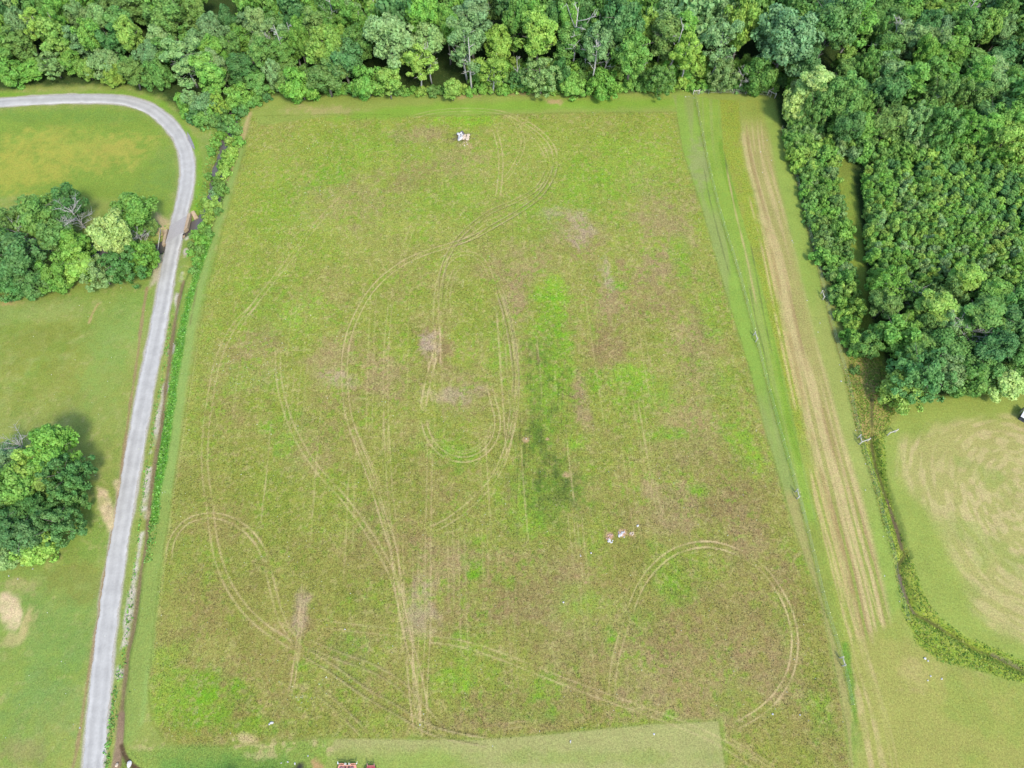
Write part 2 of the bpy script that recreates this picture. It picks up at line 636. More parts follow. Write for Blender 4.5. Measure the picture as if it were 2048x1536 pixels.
# pasture everywhere first
COVER[:] = alb(139, 162, 84)
paint(sm(0.42, 0.62, n_big) * 0.7, alb(152, 163, 90))
paint(sm(0.5, 0.7, n_mid) * 0.5, alb(125, 160, 76))
paint(sm(0.52, 0.72, n_sm) * 0.35, alb(160, 170, 108))
paint(sm(0.5, 0.75, fbm(1.2, 3, 33)) * 0.3, alb(112, 148, 66))
paint(sm(0.6, 0.8, fbm(0.9, 3, 36)) * 0.4, alb(182, 178, 124))
# left upper meadow: yellowing middle
paint(region([(-100, 225), (200, 215), (270, 222), (320, 255), (350, 300), (355, 360), (335, 420), (300, 400), (-100, 390)], 3, 1), alb(132, 160, 72), 0.3)
paint(spot(140, 300, 190, 55) * 0.8, alb(164, 172, 84))
paint(spot(40, 330, 120, 60) * 0.6, alb(176, 176, 84))
paint(spot(240, 300, 60, 40) * 0.4, alb(180, 172, 90))
paint(spot(320, 345, 45, 60) * 0.6, alb(118, 152, 78))
paint(spot(160, 232, 200, 18) * 0.5, alb(112, 150, 74))
# left lower pasture
paint(spot(80, 680, 130, 60) * 0.5, alb(128, 142, 60))
paint(spot(120, 760, 150, 60) * 0.5, alb(142, 152, 70))
paint(spot(60, 620, 120, 30) * 0.5, alb(150, 172, 105))
paint(spot(220, 700, 50, 120) * 0.6, alb(138, 170, 92))
paint(spot(120, 1250, 110, 140) * 0.6, alb(120, 154, 84))
paint(spot(90, 1420, 120, 90) * 0.5, alb(126, 156, 90))
paint(spot(160, 1150, 70, 60) * 0.5, alb(140, 140, 72))
paint(spot(30, 1500, 60, 30) * 0.5, alb(150, 140, 100))

# forest floor
FOREST = [(-400, 170), (0, 178), (120, 172), (250, 170), (320, 190), (365, 225), (400, 250), (440, 262), (470, 235), (510, 205), (560, 186), (620, 190), (760, 186), (900, 186), (1050, 184), (1200, 184), (1392, 180), (1550, 190), (1552, 240), (1580, 300), (1605, 400), (1640, 520),
          (1690, 660), (1690, 700), (1720, 690), (1745, 705), (1780, 750), (1810, 795), (1900, 790), (1960, 775), (2048, 760), (2500, 700), (2500, -60), (1700, -250), (-900, -250)]
paint(region(FOREST, 2.5, 1.2), alb(62, 84, 44), 0.8)
LANE = [(1672, 300), (1688, 345), (1698, 400), (1704, 450), (1714, 520), (1720, 600), (1730, 660), (1748, 705)]
paint(band(LANE, 3.6, 1.2, 0.6), alb(136, 160, 74), 0.5)
paint(region([(1660, 310), (1700, 322), (1712, 350), (1690, 360), (1670, 345)], 2.0, 0.8), alb(128, 146, 70), 0.5)
# grass edge between the road curve and the woods
paint(region([(-300, 190), (0, 186), (250, 182), (330, 208), (365, 245), (395, 280), (405, 330), (400, 420), (378, 430), (390, 330), (370, 272), (320, 222), (260, 196), (0, 196)], 2.0, 0.8), alb(126, 168, 66), 0.35)

# --- the big field
FM = region(FIELD, 1.4, 0.7)
fcol = np.empty_like(COVER)
fcol[:] = alb(142, 154, 74)
g1 = sm(0.40, 0.62, fbm(14, 5, 71))
g2 = sm(0.45, 0.65, fbm(4.0, 4, 81))
g3 = sm(0.4, 0.7, n_fine)


def mixf(m, c):
    global fcol
    m = m[..., None]
    fcol = fcol * (1 - m) + np.asarray(c, dtype=np.float32) * m


mixf(g1 * 0.55, alb(152, 148, 90))
mixf(g2 * 0.45, alb(128, 150, 58))
mixf(sm(0.5, 0.7, fbm(6, 4, 95)) * 0.4, alb(152, 138, 96))
mixf(g3 * 0.25, alb(168, 172, 98))
# northern third reads paler and greener
mixf(region([(420, 220), (1400, 215), (1460, 500), (1000, 480), (420, 560)], 30, 2) * 0.45, alb(150, 172, 78))
BROWN = [(870, 690, 40, 50, .8), (660, 720, 60, 60, .5), (770, 760, 60, 60, .6), (690, 800, 50, 40, .4), (930, 790, 60, 50, .5), (1220, 600, 35, 50, .7), (1215, 700, 40, 60, .8), (1160, 790, 22, 70, .9), (1150, 460, 70, 40, .55), (1170, 490, 30, 50, .6),
         (1330, 440, 70, 70, .6), (1320, 540, 50, 70, .7), (1300, 600, 70, 50, .5), (1390, 700, 60, 110, .5), (1380, 860, 90, 90, .4), (1450, 1000, 100, 80, .7), (1340, 1010, 70, 60, .6), (1500, 1080, 60, 70, .6), (1570, 1180, 40, 120, .6),
         (1040, 530, 70, 50, .45), (1035, 610, 30, 50, .7), (920, 260, 0, 0, 0), (840, 270, 70, 22, .7), (930, 320, 70, 40, .4), (820, 350, 60, 40, .5), (700, 400, 120, 60, .4), (530, 700, 60, 80, .4), (450, 760, 60, 120, .35), (620, 900, 60, 70, .4),
         (880, 1130, 90, 60, .5), (1060, 1190, 120, 60, .6), (1160, 1150, 60, 50, .4), (1250, 1300, 200, 120, .4), (1100, 1400, 140, 60, .5), (1000, 1440, 100, 30, .5), (1400, 1330, 180, 100, .5), (1350, 1250, 80, 70, .4), (1560, 1350, 50, 110, .5), (700, 1300, 60, 30, .5), (900, 1240, 90, 60, .4),
         (1020, 1120, 160, 30, .35), (760, 1080, 80, 80, .3), (600, 1250, 30, 30, .5), (1480, 1250, 90, 90, .35), (1330, 1430, 160, 20, .4), (1240, 530, 14, 18, .7), (1130, 440, 40, 20, .5), (1290, 360, 40, 60, .3)]
for i, (a, b, c, d, s) in enumerate(BROWN):
    if c:
        mixf(spot(a, b, c, d) * min(1, s * 1.25), alb(160, 145, 108) if i % 3 else alb(148, 134, 94))
LUSH = [(1105, 590, 34, 36, .9), (1100, 655, 44, 70, .7), (1120, 715, 38, 50, .8), (1090, 800, 34, 100, .6), (1060, 1010, 70, 60, .55), (1120, 980, 60, 60, .4), (1000, 690, 34, 60, .4), (1190, 765, 24, 30, .8), (1250, 755, 50, 26, .7), (1290, 790, 60, 40, .5), (1235, 570, 20, 10, .8),
        (1340, 870, 50, 14, .7), (1150, 885, 22, 20, .8), (905, 910, 44, 26, .75), (870, 880, 40, 40, .4), (570, 880, 30, 60, .6), (480, 760, 30, 30, .4), (540, 850, 26, 22, .6), (545, 760, 22, 24, .4), (400, 1400, 105, 60, .95), (330, 1360, 40, 80, .7), (480, 1450, 80, 26, .7), (325, 1180, 20, 60, .5),
        (370, 1110, 40, 40, .4), (415, 1155, 14, 14, .8), (330, 1020, 22, 60, .5), (690, 1290, 40, 24, .7), (605, 1330, 16, 14, .9), (900, 1360, 40, 22, .85), (930, 1300, 40, 40, .6), (1090, 1380, 40, 40, .6), (1060, 1430, 80, 18, .5), (1190, 1110, 26, 30, .6), (1220, 1270, 16, 26, .8), (1290, 1240, 40, 30, .4),
        (1340, 1430, 14, 10, .8), (1170, 1200, 60, 40, .4), (720, 1340, 40, 30, .4), (950, 1140, 20, 22, .8), (1015, 1165, 20, 14, .8), (955, 1080, 20, 14, .6), (1190, 1010, 20, 14, .8), (1400, 980, 24, 14, .7), (1170, 380, 60, 60, .5), (1260, 330, 80, 60, .5), (1080, 430, 60, 40, .5), (900, 400, 80, 40, .4),
        (740, 290, 120, 40, .4), (930, 240, 60, 18, .8), (660, 350, 40, 30, .7), (560, 420, 60, 60, .4), (520, 600, 60, 50, .4), (600, 640, 50, 50, .5), (1360, 520, 20, 50, .6), (1420, 620, 24, 60, .5), (1440, 760, 40, 60, .4), (1500, 900, 34, 60, .8), (1470, 860, 30, 40, .6), (1330, 1150, 60, 60, .45), (1350, 1180, 30, 30, .5),
        (1570, 1240, 20, 60, .4), (1640, 1430, 30, 50, .5), (1470, 1400, 40, 30, .3), (440, 1480, 70, 14, .4), (760, 1450, 60, 30, .4)]
for i, (a, b, c, d, s) in enumerate(LUSH):
    mixf(np.clip(spot(a, b, c * 1.15, d * 1.15) * s * 1.3 * (0.6 + 0.4 * g3), 0, 1), alb(120, 166, 52) if i % 4 else alb(136, 178, 62))
PALE = [(1160, 460, 30, 40, .5), (1215, 550, 16, 40, .5), (860, 690, 24, 24, .7), (685, 760, 40, 20, .4), (840, 1220, 40, 60, .4), (600, 1230, 16, 50, .6), (905, 790, 60, 20, .4), (1130, 430, 60, 16, .4)]
for a, b, c, d, s in PALE:
    mixf(spot(a, b, c, d) * min(1, s * 1.3), alb(182, 166, 146))
# mowing grain: faint rows running up the field
du = XX * math.cos(0.07) + YY * math.sin(0.07)
rowsn = vnoise(du / 0.55, YY / 14.0, 301) - 0.5
fcol *= (1 + 0.16 * rowsn * sm(0.35, 0.7, fbm(18, 2, 311)))[..., None]
# darker rutted rows in the wet middle
for k in range(10):
    x0 = 1034 + k * 10.5 + rnd.uniform(-3, 3)
    y0, y1 = rnd.choice([(690, 1060), (780, 1080), (860, 1120), (720, 980)])
    l = band([(x0 + 12 + rnd.uniform(-5, 5), y0), (x0 + 4, (y0 + y1) / 2), (x0 + rnd.uniform(-5, 5), y1)], 0.2, 0.26, 0.1, taper=5)
    mixf(l * (0.1 + 0.9 * sm(.3, .7, n_sm)) * 0.85, alb(74, 88, 44))
mixf(spot(1110, 1000, 50, 60) * 0.4, alb(98, 118, 58))
mixf(spot(1080, 700, 36, 30) * 0.4, alb(98, 120, 58))
mixf(spot(1130, 760, 14, 40) * 0.6, alb(94, 118, 48))
rowm = vnoise(XX / 0.8 + 0.15 * YY / 6, YY / 40.0, 331)
mixf(sm(.58, .7, fbm(0.7, 2, 351)) * sm(.4, .6, fbm(5, 3, 355)) * .55, alb(128, 166, 56))
mixf(sm(.62, .74, fbm(0.6, 2, 361)) * .4, alb(186, 176, 128))
damp = np.maximum(region([(1052, 700), (1085, 690), (1118, 760), (1150, 900), (1160, 1000), (1120, 1050), (1050, 1050), (1036, 900)], 9, 5), np.maximum(spot(1100, 985, 75, 90), np.maximum(spot(1125, 1000, 45, 50), spot(1075, 800, 30, 90)))) * (.4 + .6 * sm(.35, .6, n_sm))
mixf(damp * (0.25 + 0.75 * sm(.4, .7, rowm)) * (0.15 + 0.75 * sm(.3, .6, fbm(4, 4, 371))), alb(86, 114, 48))
mixf(damp * sm(.52, .66, n_fine) * .4, alb(122, 162, 58))
for x0, ya, yb in [(1062, 700, 900), (1080, 720, 1030), (1098, 690, 960), (1112, 760, 1050), (1048, 860, 1060), (1130, 880, 1040)]:
    mixf(band([(x0, ya), (x0 + rnd.uniform(-4, 4), (ya + yb) / 2), (x0 + rnd.uniform(-6, 6), yb)], 1.0, 1.0, .5, taper=8) * (.1 + .45 * sm(.35, .6, n_sm)), alb(86, 112, 50))
mixf(np.maximum(spot(1120, 985, 50, 50), spot(1085, 900, 28, 60)) * sm(.3, .6, n_sm) * .55, alb(80, 106, 50))
mixf(damp * sm(.62, .8, rowm) * sm(.4, .6, n_sm) * 0.6, alb(140, 120, 92))
mixf(band([(470, 330), (425, 500), (390, 680), (365, 850), (340, 1020), (318, 1200), (312, 1380)], 9, 7, 2) * .55 * (0.5 + 0.5 * g3), alb(150, 166, 84))
south = sm(P(0, 700)[1], P(0, 1150)[1], YY)
fcol *= (1.04 - 0.07 * south)[..., None]
mixf(south * sm(.35, .65, fbm(10, 4, 341)) * 0.3, alb(146, 130, 84))
COVER = COVER * (1 - FM[..., None]) + fcol * FM[..., None]
COARSE = COARSE * (1 - FM) + 0.85 * FM

# --- mown margins
paint(region([(500, 226), (560, 192), (900, 196), (1390, 186), (1545, 195), (1545, 222), (1352, 222), (1120, 224), (900, 230), (700, 226), (520, 250)], 1.2, 0.4), alb(148, 168, 88), 0.2)
paint(region([(650, 238), (780, 215), (900, 206), (1040, 202), (1360, 196), (1360, 216), (1120, 218), (920, 226), (760, 238)], 2.5, 1.0), alb(136, 172, 74), 0.15)
paint(spot(640, 220, 90, 12) * 0.8, alb(176, 172, 120))
paint(spot(1110, 203, 22, 6) * 0.9, alb(190, 170, 130))
paint(spot(930, 190, 40, 7) * 0.7, alb(176, 160, 118))
paint(spot(1040, 188, 40, 6) * 0.6, alb(176, 160, 118))
LSTRIP = [(482, 290), (462, 345), (440, 420), (415, 500), (392, 590), (372, 690), (355, 800), (342, 900), (328, 1000), (314, 1090), (304, 1170), (292, 1270), (280, 1370), (272, 1440)]
paint(band(LSTRIP, 2.5, 0.9, 0.25), alb(144, 172, 98), 0.15)
paint(band([(330, 1000), (312, 1090), (300, 1180), (285, 1290), (268, 1400), (262, 1470)], 2.6, 1.0, 0.5), alb(140, 162, 88), 0.3)
paint(band([(500, 225), (490, 262), (470, 312), (452, 360)], 0.9, 0.8, 0.5) * 0.8, alb(190, 176, 132), 0.2)
paint(band([(462, 340), (430, 435), (400, 545), (380, 650)], 0.5, 0.4, 0.4) * 0.6, alb(120, 112, 80), 0.2)
paint(band([(395, 690), (370, 850), (352, 960), (335, 1080), (318, 1230)], 0.25, 0.3, 0.2) * 0.6, alb(172, 178, 110))
# lush strip between the ditch and the margin
paint(band([(420, 470), (395, 545), (374, 620), (358, 700), (344, 790), (331, 880), (318, 960), (308, 1040)], 1.5, 0.7, 0.4), alb(98, 158, 62), 0.7)
# bottom margin
BOTM = [(640, 1560), (655, 1515), (670, 1478), (960, 1480), (1100, 1468), (1300, 1449), (1438, 1441), (1452, 1540), (1470, 1800), (600, 1800)]
paint(region([(240, 1500), (330, 1491), (450, 1494), (650, 1477), (700, 1540), (700, 1700), (240, 1700)], 1.2, .5), alb(136, 160, 82), 0.6)
paint(region([(320, 1512), (450, 1506), (570, 1520), (560, 1700), (300, 1700)], 3, 1) * .6, alb(98, 146, 70), 0.5)  # shadow band at lower left, painted into the turf as darker green
paint(region(BOTM, 0.4, 0.12), alb(164, 168, 112), 0.35)
paint(region([(640, 1508), (900, 1500), (960, 1540), (640, 1580)], 2.5, 1.0) * 0.6, alb(136, 168, 74), 0.3)
paint(spot(1150, 1515, 300, 20) * 0.45, alb(140, 164, 84))
for (a, b, c, d, s) in [(480, 1480, 40, 16, .75), (560, 1490, 60, 14, .6), (610, 1485, 40, 10, .6), (540, 1510, 50, 14, .5), (650, 1500, 16, 16, .6), (470, 1450, 14, 10, .4), (300, 1490, 30, 12, .5), (600, 1380, 26, 16, .4)]:
    paint(spot(a, b, c, d) * s * sm(0.4, 0.6, n_fine), alb(205, 186, 148))
paint(spot(634, 1535, 16, 22), alb(188, 158, 118), 0.2)
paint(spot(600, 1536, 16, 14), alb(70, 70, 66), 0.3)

# --- strips on the right side of the field
STR = G(LINE_D)
dS, sS, rS, _ = line_dist(smooth_line(STR), XX, YY)
u = -dS * sS                                        # metres right of line D
streak = vnoise(u / 0.42 + 0.5 * vnoise(rS / 9, u / 3, 401), rS / 30.0, 402)
streak2 = vnoise(u / 1.3, rS / 22.0, 403)


def between(l1, l2, soft=0.5, wob=0.15):
    return region(list(l1) + list(reversed(l2)), soft, wob)


AB = between(LINE_A, LINE_B)
paint(AB, alb(140, 172, 82), 0.15)
paint(AB * sm(0.5, 0.8, streak2) * 0.6, alb(150, 160, 106))
paint(spot(1400, 330, 26, 50) * 0.7 * AB, alb(152, 160, 112))
paint(AB * region([(1300, 980), (1800, 980), (1800, 1600), (1300, 1600)], 3, 1) * 0.85, alb(164, 160, 106), 0.4)
BC = between(LINE_B, LINE_C)
paint(BC, alb(140, 170, 78), 0.3)
paint(BC * sm(0.45, 0.75, streak) * 0.55, alb(152, 168, 100))
paint(BC * sm(0.6, 0.75, streak2) * 0.5, alb(112, 152, 50))
paint(BC * region([(1400, 1050), (1900, 1050), (1900, 1600), (1400, 1600)], 4, 1) * 0.8, alb(140, 154, 78), 0.4)
CD = between(LINE_C, LINE_D)
paint(CD, alb(146, 163, 70), 0.85)
paint(CD * sm(.5, .7, n_sm) * .4, alb(150, 150, 84))
paint(CD * region([(1400, 900), (1900, 860), (1900, 1600), (1400, 1600)], 4, 1) * 0.8, alb(150, 164, 86), 0.35)
DE = between(LINE_D, LINE_E, 2.2, 0.6) * sm(P(0, 225)[1], P(0, 290)[1], YY)
paint(between(LINE_D, LINE_E, 1.0, 0.3), alb(148, 164, 82), 0.4)
paint(DE, alb(178, 170, 120), 0.45)
paint(DE * sm(0.3, 0.75, streak) * (.5 + .3 * n_sm), alb(200, 186, 140))
paint(DE * sm(0.62, 0.8, streak2) * 0.6, alb(150, 132, 92))
paint(DE * sm(0.55, 0.3, streak) * 0.5, alb(152, 158, 88))
fade = region([(1500, 1000), (2000, 1000), (2000, 1700), (1500, 1700)], 30, 2)
paint(DE * fade * sm(0.55, 0.35, streak) * 0.8, alb(146, 164, 84))
EF = between(LINE_E, LINE_F[:-4], 1.6, 0.5) * (1 - .6 * DE)
paint(EF, alb(148, 172, 88), 0.15)
paint(EF * region([(1500, 620), (2000, 620), (2000, 1000), (1500, 1000)], 12, 2) * 0.6, alb(164, 170, 104))
paint(EF * sm(0.55, 0.8, streak2) * 0.25, alb(160, 170, 100))
# rust coloured edge of the straw, two wheel lines, dark drill lines
for off, w, c, s in [(-0.6, 0.5, (158, 140, 92), .5), (0.3, 0.25, (200, 180, 134), .7), (1.3, 0.2, (208, 190, 142), .6)]:
    paint((1 - sm(w / 2, w / 2 + 0.3, np.abs(u - off))) * region([(1480, 400), (1640, 400), (1880, 1500), (1700, 1500)], 4) * s * sm(0.3, 0.6, n_mid), alb(*c))
for pl in ([(1500, 480), (1520, 590), (1540, 690), (1548, 720)], [(1497, 560), (1514, 650), (1532, 720), (1540, 780)], [(1407, 330), (1420, 400), (1440, 480), (1462, 560)], [(1448, 300), (1456, 350), (1470, 420)]):
    paint(band(pl, 0.22, 0.3, 0.1, taper=3) * 0.75, alb(104, 116, 74))
for pl in ([(1452, 330), (1470, 420), (1490, 500), (1515, 620)], [(1620, 950), (1650, 1080), (1690, 1240), (1720, 1340)], [(1650, 1050), (1690, 1190), (1730, 1310), (1770, 1440)], [(1700, 1040), (1740, 1180), (1780, 1300), (1800, 1420)]):
    paint(band(pl, 0.3, 0.35, 0.15, taper=4) * 0.7, alb(196, 180, 134))
# south-east corner
SE = region([(1712, 1440), (1690, 1300), (1760, 1260), (1806, 1225), (1835, 1290), (1880, 1322), (1950, 1342), (2048, 1367), (2400, 1450), (2400, 1800), (1745, 1800)], 3, 1.2)
paint(SE, alb(160, 164, 94), 0.35)
paint(SE * sm(0.4, 0.7, streak) * (u > -1) * (u < 9) * (.3 + .5 * sm(.3, .6, n_sm)), alb(190, 178, 130))
paint(SE * sm(0.5, 0.7, n_mid) * 0.5, alb(142, 164, 80))
paint(spot(1830, 1340, 50, 40) * 0.5, alb(182, 170, 120))
paint(band([(1690, 1290), (1700, 1350), (1706, 1400), (1712, 1440)], 1.1, 0.8, 0.4) * 0.8, alb(104, 150, 56), 0.7)
# margin above the lower right fields
SEF = region([(1775, 815), (1960, 790), (2500, 770), (2500, 1500), (2048, 1322), (1930, 1275), (1880, 1235), (1850, 1195), (1828, 1130), (1798, 1050), (1773, 950), (1768, 870)], 1.5, 0.5)
paint(SEF, alb(150, 168, 88), 0.25)
HAY = region([(1800, 890), (1870, 860), (1960, 835), (2048, 838), (2500, 830), (2500, 1330), (2048, 1285), (1990, 1255), (1950, 1220), (1920, 1140), (1890, 1060), (1830, 990), (1800, 950)], 4, 1.2)
ang_c = np.array(P(2060, 1010)[:2])
rr = np.sqrt(((XX - ang_c[0]) / 1.0) ** 2 + ((YY - ang_c[1]) / 1.15) ** 2)
swirl = vnoise(rr / 0.6 + 0.7 * n_mid, np.arctan2(YY - ang_c[1], XX - ang_c[0]) * 6, 421)
paint(HAY * 0.85, alb(172, 170, 112), 0.4)
paint(HAY * sm(0.35, 0.65, swirl) * (0.42 + 0.25 * sm(0.3, 0.6, fbm(8, 3, 431))) * (0.6 + 0.4 * n_fine), alb(204, 190, 148))
paint(HAY * sm(0.55, 0.7, fbm(5, 3, 441)) * 0.5, alb(146, 166, 88))
# rough grass around the right ditch
BANK = region([(1705, 700), (1750, 700), (1782, 752), (1812, 800), (1795, 818)] + LINE_G[1:] + list(reversed(LINE_F[8:])) + [(1690, 750)], 0.7, 0.3)
paint(BANK, alb(142, 166, 70), 0.6)
paint(BANK * sm(.45, .7, n_sm) * .4, alb(168, 172, 92))
paint(region([(1690, 690), (1745, 700), (1785, 760), (1812, 805), (1770, 860), (1730, 880), (1712, 840), (1695, 760)], 2.0, 1.0) * 0.8, alb(156, 150, 92), 0.9)
paint(spot(1735, 770, 22, 60) * 0.6, alb(184, 160, 116))
paint(spot(1728, 850, 16, 40) * 0.6, alb(178, 150, 108))
paint(band(DITCH_R[1:], 0.55, 0.5, 0.3, ground=True) * 0.9, alb(92, 96, 58), 0.4)
paint(band(G([(1778, 1000), (1798, 1060), (1808, 1095)]), 0.7, 0.4, 0.2, ground=True) * 0.8, alb(112, 100, 84), 0.2)
paint(band([(1803, 1150), (1818, 1200), (1832, 1226)], 0.6, 0.4, 0.2) * 0.8, alb(122, 112, 98), 0.2)
paint(band([(1990, 1308), (2048, 1336)], 0.7, 0.4, 0.2) * 0.7, alb(122, 118, 104), 0.2)

# --- road verge, ditches, bare ground
roadm = band(ROAD, 4.4, 1.4, 0.4, ground=True)
paint(roadm * 0.45, alb(150, 156, 104), 0.3)
paint(band(ROAD, 3.6, 0.5, 0.3, ground=True), alb(188, 186, 182), 0.1)
paint(band([(294, 575), (284, 640), (274, 720), (259, 820), (244, 930), (234, 1000), (222, 1080), (209, 1150), (199, 1220), (184, 1310), (169, 1400), (159, 1470), (144, 1545)], 0.45, 0.4, 0.3) * 0.85, alb(158, 138, 106), 0.3)
GRAV = [(372, 500), (358, 580), (345, 680), (335, 745), (322, 810), (311, 870), (303, 920), (294, 980), (286, 1040), (279, 1095), (272, 1135), (266, 1170), (258, 1220), (250, 1280), (240, 1350)]
paint(band(GRAV, 0.9, 0.5, 0.5) * sm(0.36, 0.56, fbm(3, 3, 451)), alb(194, 192, 182), 0.5)
paint(region([(312, 425), (340, 440), (335, 470), (310, 470)], 1.5, 0.8) * 0.8, alb(190, 174, 144), 0.3)
paint(region([(306, 500), (325, 500), (320, 560), (300, 575)], 1.2, 0.6) * 0.85, alb(190, 182, 164), 0.4)
paint(region([(362, 468), (388, 452), (392, 462), (372, 480)], 0.8, 0.4) * 0.9, alb(214, 210, 202), 0.4)
paint(band(DITCH_L[1:-1], 0.62, 0.35, 0.2, ground=True), alb(134, 124, 96), 0.3)
paint(band(G([(241, 1430), (239, 1460), (236, 1490), (230, 1530)]), 1.0, 0.3, 0.2, ground=True), alb(150, 132, 114), 0.1)
paint(band(DITCH_B, 0.6, 0.3, 0.2, ground=True), alb(98, 84, 66), 0.2)
paint(band(CREEK, 3.0, 1.0, 0.5, ground=True), alb(96, 84, 62), 0.4)
paint(spot(452, 253, 12, 10), alb(150, 122, 96), 0.1)
for poly in ([(194, 975), (214, 983), (219, 1003), (230, 1030), (229, 1056), (217, 1063), (206, 1036), (198, 1008)], [(232, 962), (242, 964), (240, 985), (233, 988)], [(2, 1186), (22, 1183), (44, 1192), (43, 1222), (38, 1246), (30, 1262), (12, 1258), (4, 1230), (-2, 1205)], [(293, 1020), (299, 1024), (296, 1038), (290, 1036)]):
    paint(region(poly, 1.0, 0.9) * np.clip(.55 + 1.2 * (GRAIN - .3), 0, 1), alb(212, 196, 162), 0.5)
paint(spot(52, 1250, 14, 36) * 0.8, alb(196, 182, 134))
paint(spot(26, 1280, 26, 20) * 0.7, alb(188, 180, 130))
paint(spot(36, 1170, 40, 14) * 0.5, alb(184, 168, 130))
paint(band([(196, 608), (186, 625), (178, 645)], 0.5, 0.5, 0.3) * 0.8, alb(186, 164, 122))
paint(spot(20, 605, 26, 6) * 0.7, alb(190, 166, 122))
paint(spot(925, 275, 22, 12) * 0.8, alb(110, 106, 90), 0.4)
paint(spot(936, 290, 14, 10) * 0.7, alb(190, 170, 130))
for a, b, r in [(1220, 1072, 9), (1243, 1066, 10), (1263, 1068, 6), (1112, 724, 7), (1052, 880, 8), (1095, 878, 4), (1135, 950, 8), (1155, 1155, 7), (1172, 1165, 4)]:
    paint(spot(a, b, r, r * .8) * 0.9, alb(196, 168, 136), 0.2)

